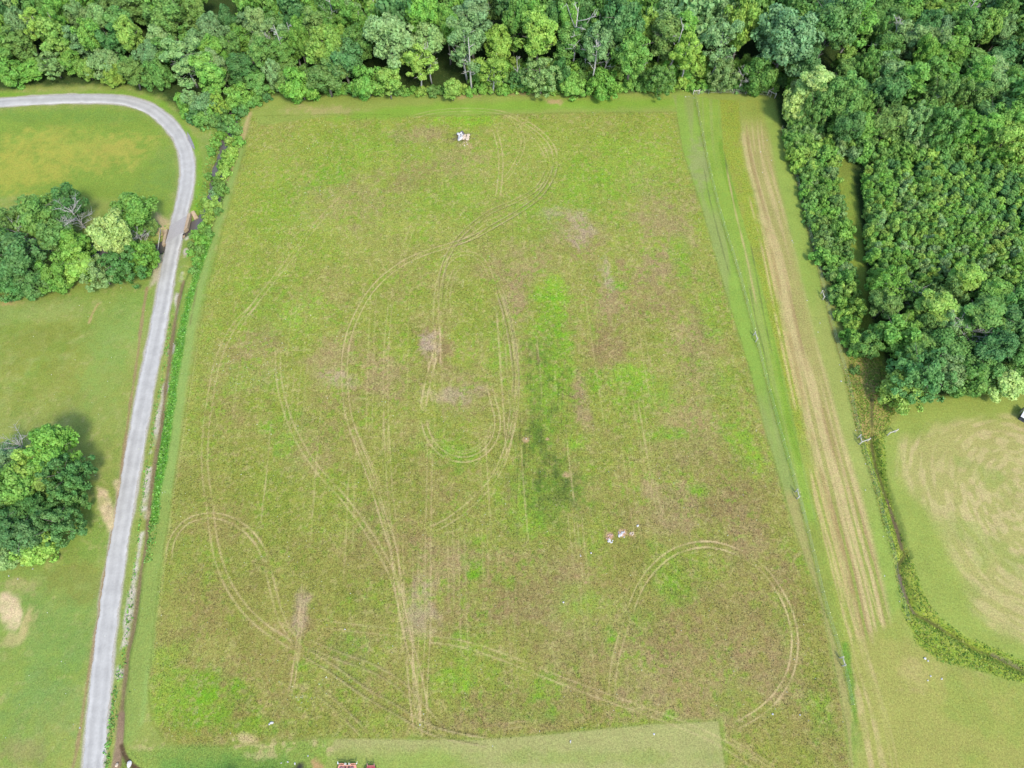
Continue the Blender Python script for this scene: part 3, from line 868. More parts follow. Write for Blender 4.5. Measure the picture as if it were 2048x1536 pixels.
# --- wheel tracks: pairs of lines
TR = [([(338, 1130), (341, 1090), (358, 1058), (385, 1038), (425, 1031), (462, 1040), (495, 1062), (520, 1092), (534, 1128)], .95, .9, 1),
      ([(534, 1128), (546, 1180), (560, 1230), (580, 1268), (600, 1298)], .95, .55, 1),
      ([(418, 995), (425, 1060), (437, 1120), (458, 1172), (487, 1215), (522, 1250), (560, 1276), (600, 1299)], 1.1, .75, 1),
      ([(600, 1299), (660, 1336), (730, 1385), (800, 1425), (850, 1455), (900, 1472), (990, 1488)], 1.15, .85, 2),
      ([(690, 390), (640, 440), (570, 530), (500, 620), (455, 690)], 1.0, .5, 1),
      ([(830, 440), (812, 490), (800, 545)], 1.0, .4, 1),
      ([(520, 600), (470, 650), (436, 720), (420, 800), (411, 870), (410, 940), (418, 1000)], 1.1, .6, 1),
      ([(556, 690), (558, 760), (575, 830), (602, 890), (640, 945), (690, 1000), (740, 1070), (780, 1140), (800, 1200), (818, 1290), (826, 1400), (838, 1475)], .95, .7, 1),
      ([(980, 445), (930, 480), (850, 506), (800, 530), (750, 572), (715, 627), (693, 690), (689, 760), (697, 830), (717, 890), (744, 960), (768, 1040), (787, 1100), (797, 1180), (812, 1260), (836, 1350), (852, 1440)], 1.1, .85, 1),
      ([(700, 850), (726, 900), (754, 970), (776, 1045), (790, 1110), (806, 1200), (826, 1290)], .9, .5, 1),
      ([(782, 600), (775, 660), (771, 740), (772, 820), (775, 900), (781, 990), (790, 1060)], .9, .55, 1),
      ([(875, 740), (876, 680), (872, 640), (876, 575), (894, 525), (930, 506), (965, 520), (985, 560)], 1.0, .65, 1),
      ([(900, 640), (896, 590), (908, 545), (935, 525)], .8, .45, 1),
      ([(996, 580), (1012, 630), (1024, 690), (1031, 750), (1029, 800)], 1.0, .8, 2),
      ([(1029, 800), (1022, 850), (1010, 910), (985, 960), (950, 1000), (900, 1040), (850, 1065)], 1.1, .6, 1),
      ([(860, 700), (864, 760), (872, 820)], 1.0, .45, 1),
      ([(975, 760), (986, 800), (995, 840), (990, 875), (970, 903), (940, 918), (905, 916), (876, 899), (855, 868), (846, 830)], 1.0, .9, 1),
      ([(846, 830), (850, 790), (862, 740), (874, 690), (876, 640)], 1.0, .7, 1),
      ([(985, 540), (1005, 590), (1022, 650), (1033, 720), (1034, 800), (1022, 870), (1000, 925), (975, 965)], .7, .55, 1),
      ([(985, 835), (980, 865), (962, 890), (935, 903), (905, 902), (880, 885)], .5, .5, 1),
      ([(988, 255), (1000, 300), (1001, 350), (995, 400)], .95, .7, 1),
      ([(1030, 240), (1046, 285), (1030, 330), (1005, 365)], .9, .5, 1),
      ([(820, 235), (880, 222), (960, 220), (1020, 230), (1070, 256), (1103, 290), (1112, 322)], 1.0, .7, 1),
      ([(1112, 322), (1103, 355), (1078, 392), (1038, 422), (990, 450), (940, 477), (890, 492)], 1.0, .75, 2),
      ([(1010, 228), (1058, 262), (1088, 300), (1097, 335)], .9, .5, 1),
      ([(1097, 335), (1075, 375), (1030, 402), (980, 424), (930, 462), (900, 502), (884, 545), (878, 610)], .9, .65, 2),
      ([(1258, 1230), (1276, 1182), (1302, 1142), (1342, 1107), (1392, 1090), (1440, 1092), (1488, 1110)], 1.05, 1., 1),
      ([(1488, 1110), (1530, 1142), (1562, 1187), (1582, 1232), (1590, 1282), (1582, 1340), (1555, 1390), (1518, 1425), (1465, 1456)], 1.0, .85, 1),
      ([(1222, 1400), (1228, 1335), (1240, 1285), (1258, 1230)], 1.0, .5, 1),
      ([(840, 1276), (920, 1287), (1000, 1312), (1100, 1352), (1200, 1390), (1290, 1422), (1380, 1456), (1450, 1490), (1530, 1545)], 1.0, .55, 1),
      ([(1440, 1470), (1500, 1505), (1560, 1545)], .5, .6, 1),
      ([(610, 1285), (690, 1317), (745, 1337), (800, 1370), (840, 1412), (880, 1458), (892, 1474)], 1.1, .6, 2),
      ([(860, 860), (858, 1000), (856, 1100), (856, 1250), (848, 1400), (850, 1480)], .9, .5, 1),
      ([(800, 1060), (803, 1200), (795, 1330)], .8, .4, 1),
      ([(828, 1300), (833, 1400), (842, 1478)], .7, .6, 1),
      ([(815, 1290), (826, 1380), (836, 1478)], 1.2, .6, 1),
      ([(606, 1190), (601, 1240), (596, 1296), (586, 1360), (576, 1402)], .6, .8, 1),
      ([(540, 1245), (570, 1262), (600, 1292)], 1.3, .5, 1),
      ([(620, 1370), (680, 1420), (738, 1478)], 1.1, .6, 2),
      ([(520, 1330), (540, 1380), (565, 1430)], 1.0, .35, 2),
      ([(640, 1248), (760, 1262), (850, 1276)], 1.1, .35, 1),
      ([(1000, 1457), (1030, 1450), (1072, 1450)], .8, .6, 1),
      ([(1320, 900), (1300, 960), (1300, 1010)], .6, .3, 1),
      ([(1270, 800), (1285, 880), (1300, 960), (1330, 1050)], .9, .3, 1)]


for k in range(34):
    x0 = rnd.uniform(420, 1320)
    y0 = rnd.uniform(560, 1180)
    y1 = y0 + rnd.uniform(120, 320)
    x1 = x0 + (x0 - 830) * (y1 - y0) / (y0 + 1870) + rnd.uniform(-3, 3)
    TR.append(([(x0, y0), ((x0 + x1) / 2 + rnd.uniform(-2, 2), (y0 + y1) / 2), (x1, min(y1, 1470))], rnd.choice([.9, 1.1, .02]), rnd.uniform(.15, .36), 1))


def offset(pts, d):
    t = np.gradient(pts, axis=0)
    t /= np.maximum(np.linalg.norm(t, axis=1, keepdims=True), 1e-6)
    return pts + np.stack([-t[:, 1], t[:, 0]], 1) * d


brk = sm(0.25, 0.6, fbm(1.6, 3, 471)) * (0.35 + 0.65 * sm(.3, .6, fbm(9, 3, 475)))
TRACKM = np.zeros(XX.shape, dtype=np.float32)
for pts, gauge, s, typ in TR:
    sp_ = smooth_line(G(pts), 4)
    for sgn in (-1, 1):
        lp = offset(sp_, sgn * gauge / 2)
        m = band(lp, 0.22, 0.18, 0.08, ground=True, taper=2.5, smooth=False)
        TRACKM = np.maximum(TRACKM, m)
        paint(m * min(1.0, s * 0.92) * (0.42 + 0.58 * brk), alb(208, 190, 150) if typ == 1 else alb(190, 176, 140), 0.3)
        if typ == 2:
            lp2 = offset(sp_, sgn * gauge / 2 + 0.22)
            paint(band(lp2, 0.15, 0.2, 0.05, ground=True, taper=2.5, smooth=False) * s * 0.85, alb(88, 88, 56))
        elif s > 0.8:
            lp2 = offset(sp_, sgn * gauge / 2 - 0.24)
            paint(band(lp2, 0.1, 0.2, 0.05, ground=True, taper=2.5, smooth=False) * s * 0.4, alb(112, 116, 66))
# soft seams in the turf beside the fence
paint(band(LINE_B, 0.3, 0.35, 0.15) * 0.4, alb(108, 118, 58), 0.6)
paint(band(LINE_F[1:12], 0.3, 0.35, 0.2) * 0.6, alb(124, 118, 76), 0.6)
paint(band(FIELD + FIELD[:1], 0.22, 0.35, 0.15, smooth=False) * 0.4, alb(112, 128, 52))

# heights
Z = (0.10 * (fbm(9, 3, 601) - 0.5) + 0.05 * (fbm(1.1, 2, 611) - 0.5)).astype(np.float32)


def dig(pts, depth, w_in, w_out):
    p = smooth_line(pts)
    w = window(p, w_out + 2)
    d, _, _, _ = line_dist(p, XX[w], YY[w])
    d = d + 0.5 * WOB[w] * w_out * 0.5
    k = 1 - sm(w_in, w_out, d)
    Z[w] = np.minimum(Z[w], Z[w] * (1 - k) - depth * k)


dig(CREEK, 1.7, 0.8, 3.2)
dig(DITCH_L, 0.42, 0.15, 0.9)
dig(DITCH_B, 0.3, 0.15, 0.8)
dig(DITCH_R[2:], 0.75, 0.2, 1.3)
for a, b, r in [(212, 1020, 12)]:
    Z -= 0.15 * spot(a, b, r, r * 3)
pR = smooth_line(ROAD)
wR = window(pR, 6)
dR, _, runR, _ = line_dist(pR, XX[wR], YY[wR])
dC, _, _, _ = line_dist(smooth_line(CREEK), XX[wR], YY[wR])
kR = (1 - sm(1.5, 2.6, dR)) * sm(2.0, 3.4, dC)
Z[wR] = Z[wR] * (1 - kR) - 0.02 * kR
far = (np.abs(XX) > 160) | (YY > 175) | (YY < -14)
Z[far] = 0.0

ii = np.arange(NX * NY, dtype=np.int32).reshape(NY, NX)
quads = np.stack([ii[:-1, :-1], ii[:-1, 1:], ii[1:, 1:], ii[1:, :-1]], -1).reshape(-1, 4)
gm = new_mesh("ground", np.stack([XX.ravel(), YY.ravel(), Z.ravel()], 1), quads, 4, M_GROUND, True)
add_attr(gm, "cover", COVER.reshape(-1, 3))
add_attr(gm, "coarse", np.repeat(COARSE.reshape(-1, 1), 3, 1))
ground = tag(link("ground", gm), "", "", kind="structure")


def gz(x, y):
    i = min(max(int(np.searchsorted(XS, x)), 0), NX - 1)
    j = min(max(int(np.searchsorted(YS, y)), 0), NY - 1)
    return float(Z[j, i])


def gidx(x, y):
    return np.clip(np.searchsorted(YS, y), 0, NY - 1), np.clip(np.searchsorted(XS, x), 0, NX - 1)


# ------------------------------------------------------------------ road, creek water, bridge
def make_road():
    p = smooth_line(ROAD, 8)
    seg = np.linalg.norm(np.diff(p, axis=0), axis=1)
    s = np.concatenate([[0], np.cumsum(seg)])
    t = np.arange(0, s[-1], 0.35)
    c = np.stack([np.interp(t, s, p[:, 0]), np.interp(t, s, p[:, 1])], 1)
    tg = np.gradient(c, axis=0)
    tg /= np.linalg.norm(tg, axis=1, keepdims=True)
    nr = np.stack([-tg[:, 1], tg[:, 0]], 1)
    cross = np.array([-1, -.9, -.72, -.5, -.3, -.12, .05, .2, .35, .5, .62, .75, .9, 1.0])
    vs, wear = [], []
    base = alb(199, 201, 206)
    for i in range(len(c)):
        jl, jr = [1.58 + rnd.uniform(-.10, .10) + .3 * (vnoise(np.array([t[i] / 2.2]), np.array([q * 9.0]), 78)[0] - .5) for q in (1, 2)]
        for k, q in enumerate(cross):
            d = q * (jr if q > 0 else jl)
            x, y = c[i] + nr[i] * d
            edge = abs(q) > 0.99
            vs.append((x, y, 0.055 - 0.03 * q * q - (0.10 if edge else 0)))
            f = 1.0
            f *= 1.06 if abs(abs(q) - 0.9) < 0.05 else 1.0
            f *= 0.95 if abs(q + 0.4) < 0.15 or abs(q - 0.42) < 0.1 else 1.0
            f *= 1 + 0.05 * (vnoise(np.array([t[i] / 9.0 + k * 7.7]), np.array([k * 3.1]), 77)[0] - .5)
            f *= 1.10 if abs(q + 0.72) < 0.05 or abs(q - 0.75) < 0.05 else 1.0
            wear.append(base * f * (0.96 + 0.1 * math.sin(t[i] * 0.09 + k) * math.sin(t[i] * 0.031)))
    n = len(cross)
    f = []
    for i in range(len(c) - 1):
        for k in range(n - 1):
            f += [i * n + k, (i + 1) * n + k, (i + 1) * n + k + 1, i * n + k + 1]
    me = new_mesh("road", np.array(vs), f, 4, M_ROAD, True)
    add_attr(me, "wear", np.array(wear))
    return tag(link("road", me), "", "", kind="structure")


make_road()


def sheet(name, px_pts, z, mat, kind="structure"):
    pts = G(px_pts)
    me = new_mesh(name, [(x, y, z) for x, y in pts], list(range(len(pts)))[::1], np.array([len(pts)]), mat)
    o = link(name, me)
    return tag(o, "", "", kind=kind)


M_PATCH = noise_mat("dark_asphalt_patch", alb(138, 140, 152), alb(170, 172, 182), 2.5, 0.9)
pp = MB()
pp.prism([tuple(q) for q in G([(374, 263), (380, 272), (388, 290), (390, 300), (384, 294), (376, 280)])][::-1], -0.05, 0.05)
o = pp.build("road_patch", M_PATCH)
tag(o, "", "", kind="structure")


def ribbon(name, pts, half, z, mat):
    p = smooth_line(pts, 4)
    a, b = offset(p, half), offset(p, -half)
    n = len(p)
    vs = [(x, y, z) for x, y in a] + [(x, y, z) for x, y in b]
    f = []
    for i in range(n - 1):
        f += [i, n + i, n + i + 1, i + 1]
    return tag(link(name, new_mesh(name, np.array(vs), f, 4, mat, True)), "", "", kind="structure")


ribbon("creek_water", CREEK, 2.0, -1.25, M_WATER)


def bridge():
    c = np.array(P(352, 457)[:2])
    root = empty("concrete_bridge", (c[0], c[1], 0), "short concrete bridge carrying the grey road over the creek", "bridge")

    def rel(pts):
        return [tuple(np.array(P(a, b)[:2]) - c) for a, b in pts]
    m = MB()
    m.prism(rel([(331, 486), (368, 464), (376, 430), (341, 451)]), -0.35, 0.066)
    m.build("deck", M_DECK, root)
    m = MB()
    m.prism(rel([(368.5, 463), (375.5, 457), (382.5, 426.5), (376.3, 430)]), -0.6, 0.30)
    m.build("kerb", M_CONC, root)
    m = MB()
    m.prism(rel([(325, 491), (330.5, 486.5), (336, 459), (331, 462)]), -0.6, 0.30)
    m.build("kerb", M_CONC, root)
    m = MB()
    a, b, d, e = rel([(382.5, 425.5), (388.5, 421.5), (392.5, 428.5), (385, 433)])
    m.add([(*a, .3), (*b, .15), (*d, -1.0), (*e, -1.0), (*a, -1.8), (*b, -1.8), (*d, -1.8), (*e, -1.8)], [(0, 3, 2, 1), (4, 5, 6, 7), (0, 1, 5, 4), (1, 2, 6, 5), (2, 3, 7, 6), (3, 0, 4, 7)])
    m.build("wing_wall", M_CONC, root)
    m = MB()
    a, b, d, e = rel([(324, 461), (331, 461.5), (330, 468), (322, 466)])
    m.add([(*a, .0), (*b, .25), (*d, .2), (*e, -.9), (*a, -1.8), (*b, -1.8), (*d, -1.8), (*e, -1.8)], [(0, 3, 2, 1), (4, 5, 6, 7), (0, 1, 5, 4), (1, 2, 6, 5), (2, 3, 7, 6), (3, 0, 4, 7)])
    m.build("wing_wall", M_CONC, root)
    for q in ([(341, 449), (376, 428), (377, 424), (341, 445)], [(331, 489), (368, 467), (368, 471), (331, 493)]):
        m = MB()
        m.prism(rel(q), -1.8, -0.36)
        m.build("abutment", M_CONC, root)


bridge()

# ------------------------------------------------------------------ plants
def leaf_quads(cen, nrm, size, r):
    """quads centred at cen, facing nrm, half-size 'size'; each a separate island, slightly folded shapes"""
    n = len(cen)
    nrm = nrm / np.maximum(np.linalg.norm(nrm, axis=1, keepdims=True), 1e-6)
    ref = r.normal(size=(n, 3))
    a = np.cross(nrm, ref)
    a /= np.maximum(np.linalg.norm(a, axis=1, keepdims=True), 1e-6)
    b = np.cross(nrm, a)
    s = size[:, None]
    asp = r.uniform(0.55, 1.0, (n, 1))
    v = np.stack([cen - a * s - b * s * asp * 0.4, cen + b * s * -asp, cen + a * s + b * s * asp * 0.3, cen + b * s * asp], 1)
    return v.reshape(-1, 3)


def crown_points(seed, R, H, zc, n_lobes, lobe_r, n_leaf, leaf, top=0.0, ragged=0.25, inner=0.12, skirt=0.0):
    """leaf clumps over many lobes; R radius, H half height, zc centre height"""
    r = np.random.default_rng(seed)
    d = r.normal(size=(n_lobes, 3))
    d[:, 2] = d[:, 2] * 0.9 + 0.25
    d /= np.linalg.norm(d, axis=1, keepdims=True)
    k = r.uniform(0.55, 1.0, (n_lobes, 1)) * (1 + r.normal(0, ragged * 0.5, (n_lobes, 1)))
    lc = d * np.array([R, R, H]) * k
    if top:
        f = 1 - top * (lc[:, 2] / H * 0.5 + 0.5)
        lc[:, 0] *= f
        lc[:, 1] *= f
    if skirt:
        f = 1 + skirt * (0.5 - lc[:, 2] / H * 0.5)
        lc[:, 0] *= f
        lc[:, 1] *= f
    lr = lobe_r * r.uniform(0.6, 1.3, n_lobes)
    w = lr ** 2
    which = r.choice(n_lobes, n_leaf, p=w / w.sum())
    dd = r.normal(size=(n_leaf, 3))
    dd += d[which] * 0.9
    dd /= np.linalg.norm(dd, axis=1, keepdims=True)
    rad_ = r.uniform(0.55, 1.08, (n_leaf, 1))
    pos = lc[which] + dd * lr[which][:, None] * rad_ * np.array([1, 1, 0.8])
    nin = int(n_leaf * inner)
    pi_ = r.normal(size=(nin, 3))
    pi_ /= np.linalg.norm(pi_, axis=1, keepdims=True)
    pi_ *= np.array([R, R, H]) * r.uniform(0.2, 0.6, (nin, 1))
    pos = np.vstack([pos, pi_])
    nr = np.vstack([dd, pi_]) + r.normal(0, 0.55, (len(pos), 3)) + np.array([0, 0, 0.25])
    size = leaf * r.uniform(0.6, 1.35, len(pos))
    pos[:, 2] += zc
    return leaf_quads(pos, nr, size, r)


def leaf_mesh(name, v, mat=None):
    return new_mesh(name, v, np.arange(len(v), dtype=np.int32), 4, mat or M_LEAF)


def trunk_mesh(name, seed, h, r0, R, nl, mat, droop=0.0, lean=0.03):
    r = random.Random(seed)
    m = MB()
    pts, rr_ = [], []
    x = y = 0
    for i in range(6):
        t = i / 5
        pts.append((x, y, -0.3 + (h + 0.3) * t))
        rr_.append(r0 * (1.15 - 0.85 * t))
        x += r.uniform(-1, 1) * h * lean
        y += r.uniform(-1, 1) * h * lean
    m.tube(pts, rr_, 7)
    for k in range(nl):
        t = r.uniform(0.35, 0.9)
        i = min(int(t * 5), 4)
        f = t * 5 - i
        b = Vector(pts[i]).lerp(Vector(pts[i + 1]), f)
        a = k * 2.4 + r.uniform(-.4, .4)
        Lb = R * r.uniform(0.55, 0.95)
        q1 = b + Vector((math.cos(a) * Lb * .5, math.sin(a) * Lb * .5, Lb * r.uniform(.25, .5)))
        q2 = q1 + Vector((math.cos(a + r.uniform(-.4, .4)) * Lb * .5, math.sin(a + r.uniform(-.4, .4)) * Lb * .5, Lb * r.uniform(.1, .45) - droop))
        rb = r0 * 0.42 * (1.1 - t * 0.5)
        m.tube([b, q1, q2], [rb, rb * .6, rb * .2], 5)
    return m.mesh(name, mat, True)


# kinds of tree: list of (trunk mesh, crown mesh, nominal height, nominal radius)
KIND = {}


def kind(name, n, **kw):
    out = []
    for i in range(n):
        s = kw['seed'] + i * 13
        r = random.Random(s)
        R = kw['R'] * r.uniform(.92, 1.08)
        H = kw['H'] * r.uniform(.92, 1.08)
        zc = kw['zc']
        v = crown_points(s, R, H, zc, kw['lobes'], kw['lobe'], kw['leaves'], kw['leaf'], kw.get('top', 0), kw.get('ragged', .25), kw.get('inner', .12), kw.get('skirt', 0))
        cm = leaf_mesh(name + "_crown", v)
        tm = trunk_mesh(name + "_trunk", s, zc + H * .55, kw['tr'], R, kw.get('limbs', 8), kw.get('bark', M_BARK))
        out.append((tm, cm))
    KIND[name] = (out, kw['zc'], kw['R'], kw['H'])


kind('round', 4, seed=100, R=4.0, H=4.0, zc=8.5, lobes=60, lobe=1.15, leaves=7600, leaf=.245, tr=.28)
kind('tall', 3, seed=200, R=2.9, H=5.6, zc=9.2, lobes=56, lobe=1.0, leaves=7000, leaf=.24, tr=.24, top=.25)
kind('airy', 3, seed=300, R=3.4, H=4.8, zc=9.2, lobes=40, lobe=.95, leaves=4600, leaf=.215, tr=.22, ragged=.45, bark=M_PALEBARK, limbs=12, inner=.05)
kind('bushy', 3, seed=400, R=3.0, H=3.0, zc=2.9, lobes=50, lobe=.95, leaves=6200, leaf=.23, tr=.16, skirt=.15)
kind('feather', 3, seed=500, R=3.6, H=3.4, zc=4.4, lobes=90, lobe=.62, leaves=6600, leaf=.185, tr=.2, skirt=.2)
kind('small', 4, seed=600, R=2.6, H=3.6, zc=5.6, lobes=40, lobe=.9, leaves=5400, leaf=.225, tr=.16, top=.2)


def sapling_mesh(seed):
    R, H = 1.15, 1.6
    v = crown_points(seed, R, H, 2.0, 20, .42, 1300, .175, .45, .3, .1)
    nq = len(v) // 4
    m = MB()
    m.tube([(0, 0, -.2), (0.03, 0.02, 1.3), (0, 0.05, 2.7)], [.07, .05, .02], 5)
    tv = np.array([tuple(p) for p in m.v])
    flat = list(np.arange(len(v))) + [i + len(v) for q in m.f for i in q]
    tot = np.array([4] * nq + [len(q) for q in m.f])
    me = new_mesh("sapling", np.vstack([v, tv]), flat, tot, [M_LEAF, M_BARK])
    mi = np.array([0] * nq + [1] * len(m.f), dtype=np.int32)
    me.polygons.foreach_set("material_index", mi)
    return me


SAP = [sapling_mesh(900 + i) for i in range(5)]


def shrub_mesh(seed, R=1.3, H=1.0):
    v = crown_points(seed, R, H, H * .85, 26, .5, 1300, .2, 0, .4, .12, .1)
    nq = len(v) // 4
    m = MB()
    for k in range(4):
        a = k * 1.6
        m.tube([(0, 0, -.2), (math.cos(a) * .3, math.sin(a) * .3, .6), (math.cos(a) * .7, math.sin(a) * .7, 1.2)], [.04, .03, .01], 4)
    tv = np.array([tuple(p) for p in m.v])
    flat = list(np.arange(len(v))) + [i + len(v) for q in m.f for i in q]
    tot = np.array([4] * nq + [len(q) for q in m.f])
    me = new_mesh("shrub", np.vstack([v, tv]), flat, tot, [M_LEAF, M_BARK])
    me.polygons.foreach_set("material_index", np.array([0] * nq + [1] * len(m.f), dtype=np.int32))
    return me


SHRUB = [shrub_mesh(1000 + i) for i in range(4)]

# leaf colours (albedo) with the words used for them in labels
PAL = {'mid green': (0.172, 0.320, 0.070), 'bright green': (0.205, 0.385, 0.066), 'yellow green': (0.285, 0.435, 0.080), 'dark green': (0.105, 0.235, 0.062),
       'blue green': (0.135, 0.275, 0.078), 'pale green': (0.260, 0.395, 0.135), 'olive green': (0.190, 0.310, 0.072), 'grey green': (0.205, 0.340, 0.130), 'lime yellow': (0.430, 0.560, 0.165)}
FORM = {'hidden': '', 'round': 'round crowned tree', 'tall': 'tall narrow tree', 'airy': 'open crowned tree', 'bushy': 'broad leafy bush', 'feather': 'spreading feathery tree', 'small': 'small upright tree'}
ORD = ['first', 'second', 'third', 'fourth', 'fifth', 'sixth', 'seventh', 'eighth', 'ninth', 'tenth', 'eleventh', 'twelfth', 'thirteenth', 'fourteenth', 'fifteenth', 'sixteenth', 'seventeenth', 'eighteenth', 'nineteenth']
TENS = {2: 'twenty', 3: 'thirty', 4: 'forty', 5: 'fifty', 6: 'sixty', 7: 'seventy', 8: 'eighty', 9: 'ninety'}
TENTH = {2: 'twentieth', 3: 'thirtieth', 4: 'fortieth', 5: 'fiftieth', 6: 'sixtieth', 7: 'seventieth', 8: 'eightieth', 9: 'ninetieth'}


def ordinal(n):
    if n <= 19:
        return ORD[n - 1]
    if n >= 100:
        return 'hundred and ' + ordinal(n - 100) if n > 100 else 'hundredth'
    t, u_ = divmod(n, 10)
    return TENTH[t] if u_ == 0 else TENS[t] + ' ' + ORD[u_ - 1]


def tint(cname, j=0.12):
    b = PAL[cname]
    k = rnd.uniform(1 - j, 1 + j)
    return (b[0] * k * rnd.uniform(.94, 1.06), b[1] * k, b[2] * k * rnd.uniform(.9, 1.1), 1.0)


def put_tree(kd, x, y, h, R, cname, label, group=None, name='tree', lean=(0, 0)):
    var, zc, R0, H0 = KIND[kd]
    tm, cm = rnd.choice(var)
    bush = kd == 'bushy' or name == 'shrub'
    if bush and name == 'tree':
        name = 'bush'
        group = group and group.replace('trees', 'bushes')
    root = empty(name, (x, y, gz(x, y)), label, 'bush' if bush else 'tree', group, rnd.uniform(0, 6.28))
    sz = h / (zc + H0)
    root.scale = (R / R0, R / R0, sz)
    root.rotation_euler = (lean[0], lean[1], rnd.uniform(0, 6.28))
    t = link('trunk', tm, root)
    c = link('crown', cm, root)
    c.color = tint(cname)
    return root


# ---- trees picked out one by one: crown-centre survey pixel, height, crown radius, kind, colour, label
def at_crown(px, py, h, kd):
    _, zc, R0, H0 = KIND[kd]
    hc = h * zc / (zc + H0)
    x, y, _ = P(px, py, hc)
    return x, y


TAKEN = []                                           # (x, y, r) already planted


def named(px, py, h, R, kd, cname, label, name='tree', lean=(0, 0), group=None):
    x, y = at_crown(px, py, h, kd)
    TAKEN.append((x, y, R))
    return put_tree(kd, x, y, h, R, cname, label, group, name, lean)


GW = 'trees of the woodland behind the field'
for a in [
    (652, 150, 9, 4.4, 'round', 'olive green', 'olive green round tree at the field\'s top left corner of the woodland'),
    (690, 120, 12, 4.6, 'round', 'blue green', 'dense blue green round tree above the woodland\'s left field corner'),
    (648, 96, 14, 4.2, 'round', 'yellow green', 'yellow green tree rising behind the blue green one near the left field corner'),
    (601, 172, 8, 3.6, 'bushy', 'bright green', 'bright green bushy tree at the leftmost end of the field\'s top edge'),
    (780, 75, 17, 5.2, 'round', 'pale green', 'tall pale green rounded tree with forked pale trunk left of centre woodland'),
    (776, 160, 9, 3.0, 'small', 'yellow green', 'small yellow green tree hanging over the field edge left of centre'),
    (905, 176, 6, 2.0, 'small', 'yellow green', 'little yellow green tree leaning out over the grass above the rock pile'),
    (735, 165, 8, 3.4, 'bushy', 'bright green', 'low bright green tree between the olive tree and the yellow green tree'),
    (838, 128, 12, 3.2, 'airy', 'yellow green', 'thin yellow green tree with visible stems at the front of the woodland'),
    (930, 85, 17, 3.8, 'airy', 'pale green', 'pale open tree on a long white trunk above the rock pile'),
    (985, 140, 10, 3.2, 'airy', 'yellow green', 'thin leaning yellow green tree just right of the white trunk'),
    (1075, 70, 16, 4.8, 'round', 'yellow green', 'broad yellow green tree left of the big white dead tree'),
    (1082, 152, 9, 4.2, 'feather', 'pale green', 'spreading fine leaved pale tree at the field edge below the dead tree'),
    (1198, 90, 16, 3.4, 'airy', 'grey green', 'slim grey green tree with white trunk right of the dead tree'),
    (1240, 45, 18, 5.0, 'round', 'dark green', 'big dark green round tree behind the slim white trunked tree'),
    (1265, 105, 14, 4.2, 'round', 'mid green', 'mid green rounded tree at the front, left of the viny trees'),
    (1330, 75, 16, 3.4, 'tall', 'olive green', 'tall olive viny tree in the right half of the woodland edge'),
    (1376, 110, 14, 3.2, 'airy', 'yellow green', 'yellow green vine draped tree standing left of the pale grey tree'),
    (1440, 85, 16, 4.0, 'airy', 'grey green', 'pale grey green open tree left of the bright yellow crown'),
    (1485, 50, 17, 3.8, 'round', 'yellow green', 'bright yellow crown behind the pale grey green open tree'),
    (1575, 80, 18, 6.0, 'round', 'grey green', 'largest grey green round tree near the field\'s top right corner'),
    (1662, 50, 18, 5.6, 'round', 'blue green', 'big blue green tree right of the largest grey green one'),
    (1320, 160, 8, 3.2, 'feather', 'mid green', 'feathery mid green tree at the field edge left of the fence brace'),
    (1205, 172, 6, 3.2, 'bushy', 'bright green', 'low bright green bush below the slim white trunked tree'),
    (1147, 172, 5, 2.8, 'bushy', 'bright green', 'low bright green bush at the grass edge below the dead tree'),
    (1450, 150, 8, 3.6, 'feather', 'pale green', 'pale feathery low tree just above the fence brace'),
    (1520, 150, 9, 3.6, 'bushy', 'mid green', 'mid green bushy tree at the field\'s top right corner'),
    (1628, 178, 13, 3.9, 'tall', 'lime yellow', 'bright lime yellow leaning tree standing out at the right field corner'),
    (1600, 218, 8.5, 3.4, 'bushy', 'lime yellow', 'lower lime yellow tree in front of the leaning lime tree'),
    (370, 120, 12, 4.2, 'airy', 'pale green', 'pale silvery open tree in the left woodland behind the road curve'),
    (262, 145, 8, 2.6, 'tall', 'olive green', 'rusty olive upright tree behind the grass above the road curve'),
    (228, 152, 5, 2.2, 'bushy', 'yellow green', 'small yellow green bush left of the rusty olive tree'),
]:
    named(*a, group=GW)

for k, (px, py) in enumerate([(430, 1665), (520, 1690), (600, 1680)]):
    named(px, py, 8 + k % 2, 3.2, 'round', 'mid green', ['round tree below the photo, shading its bottom left', 'second round tree below the photo, nearer the mowers', 'third round tree below the photo, nearest the mowers'][k])

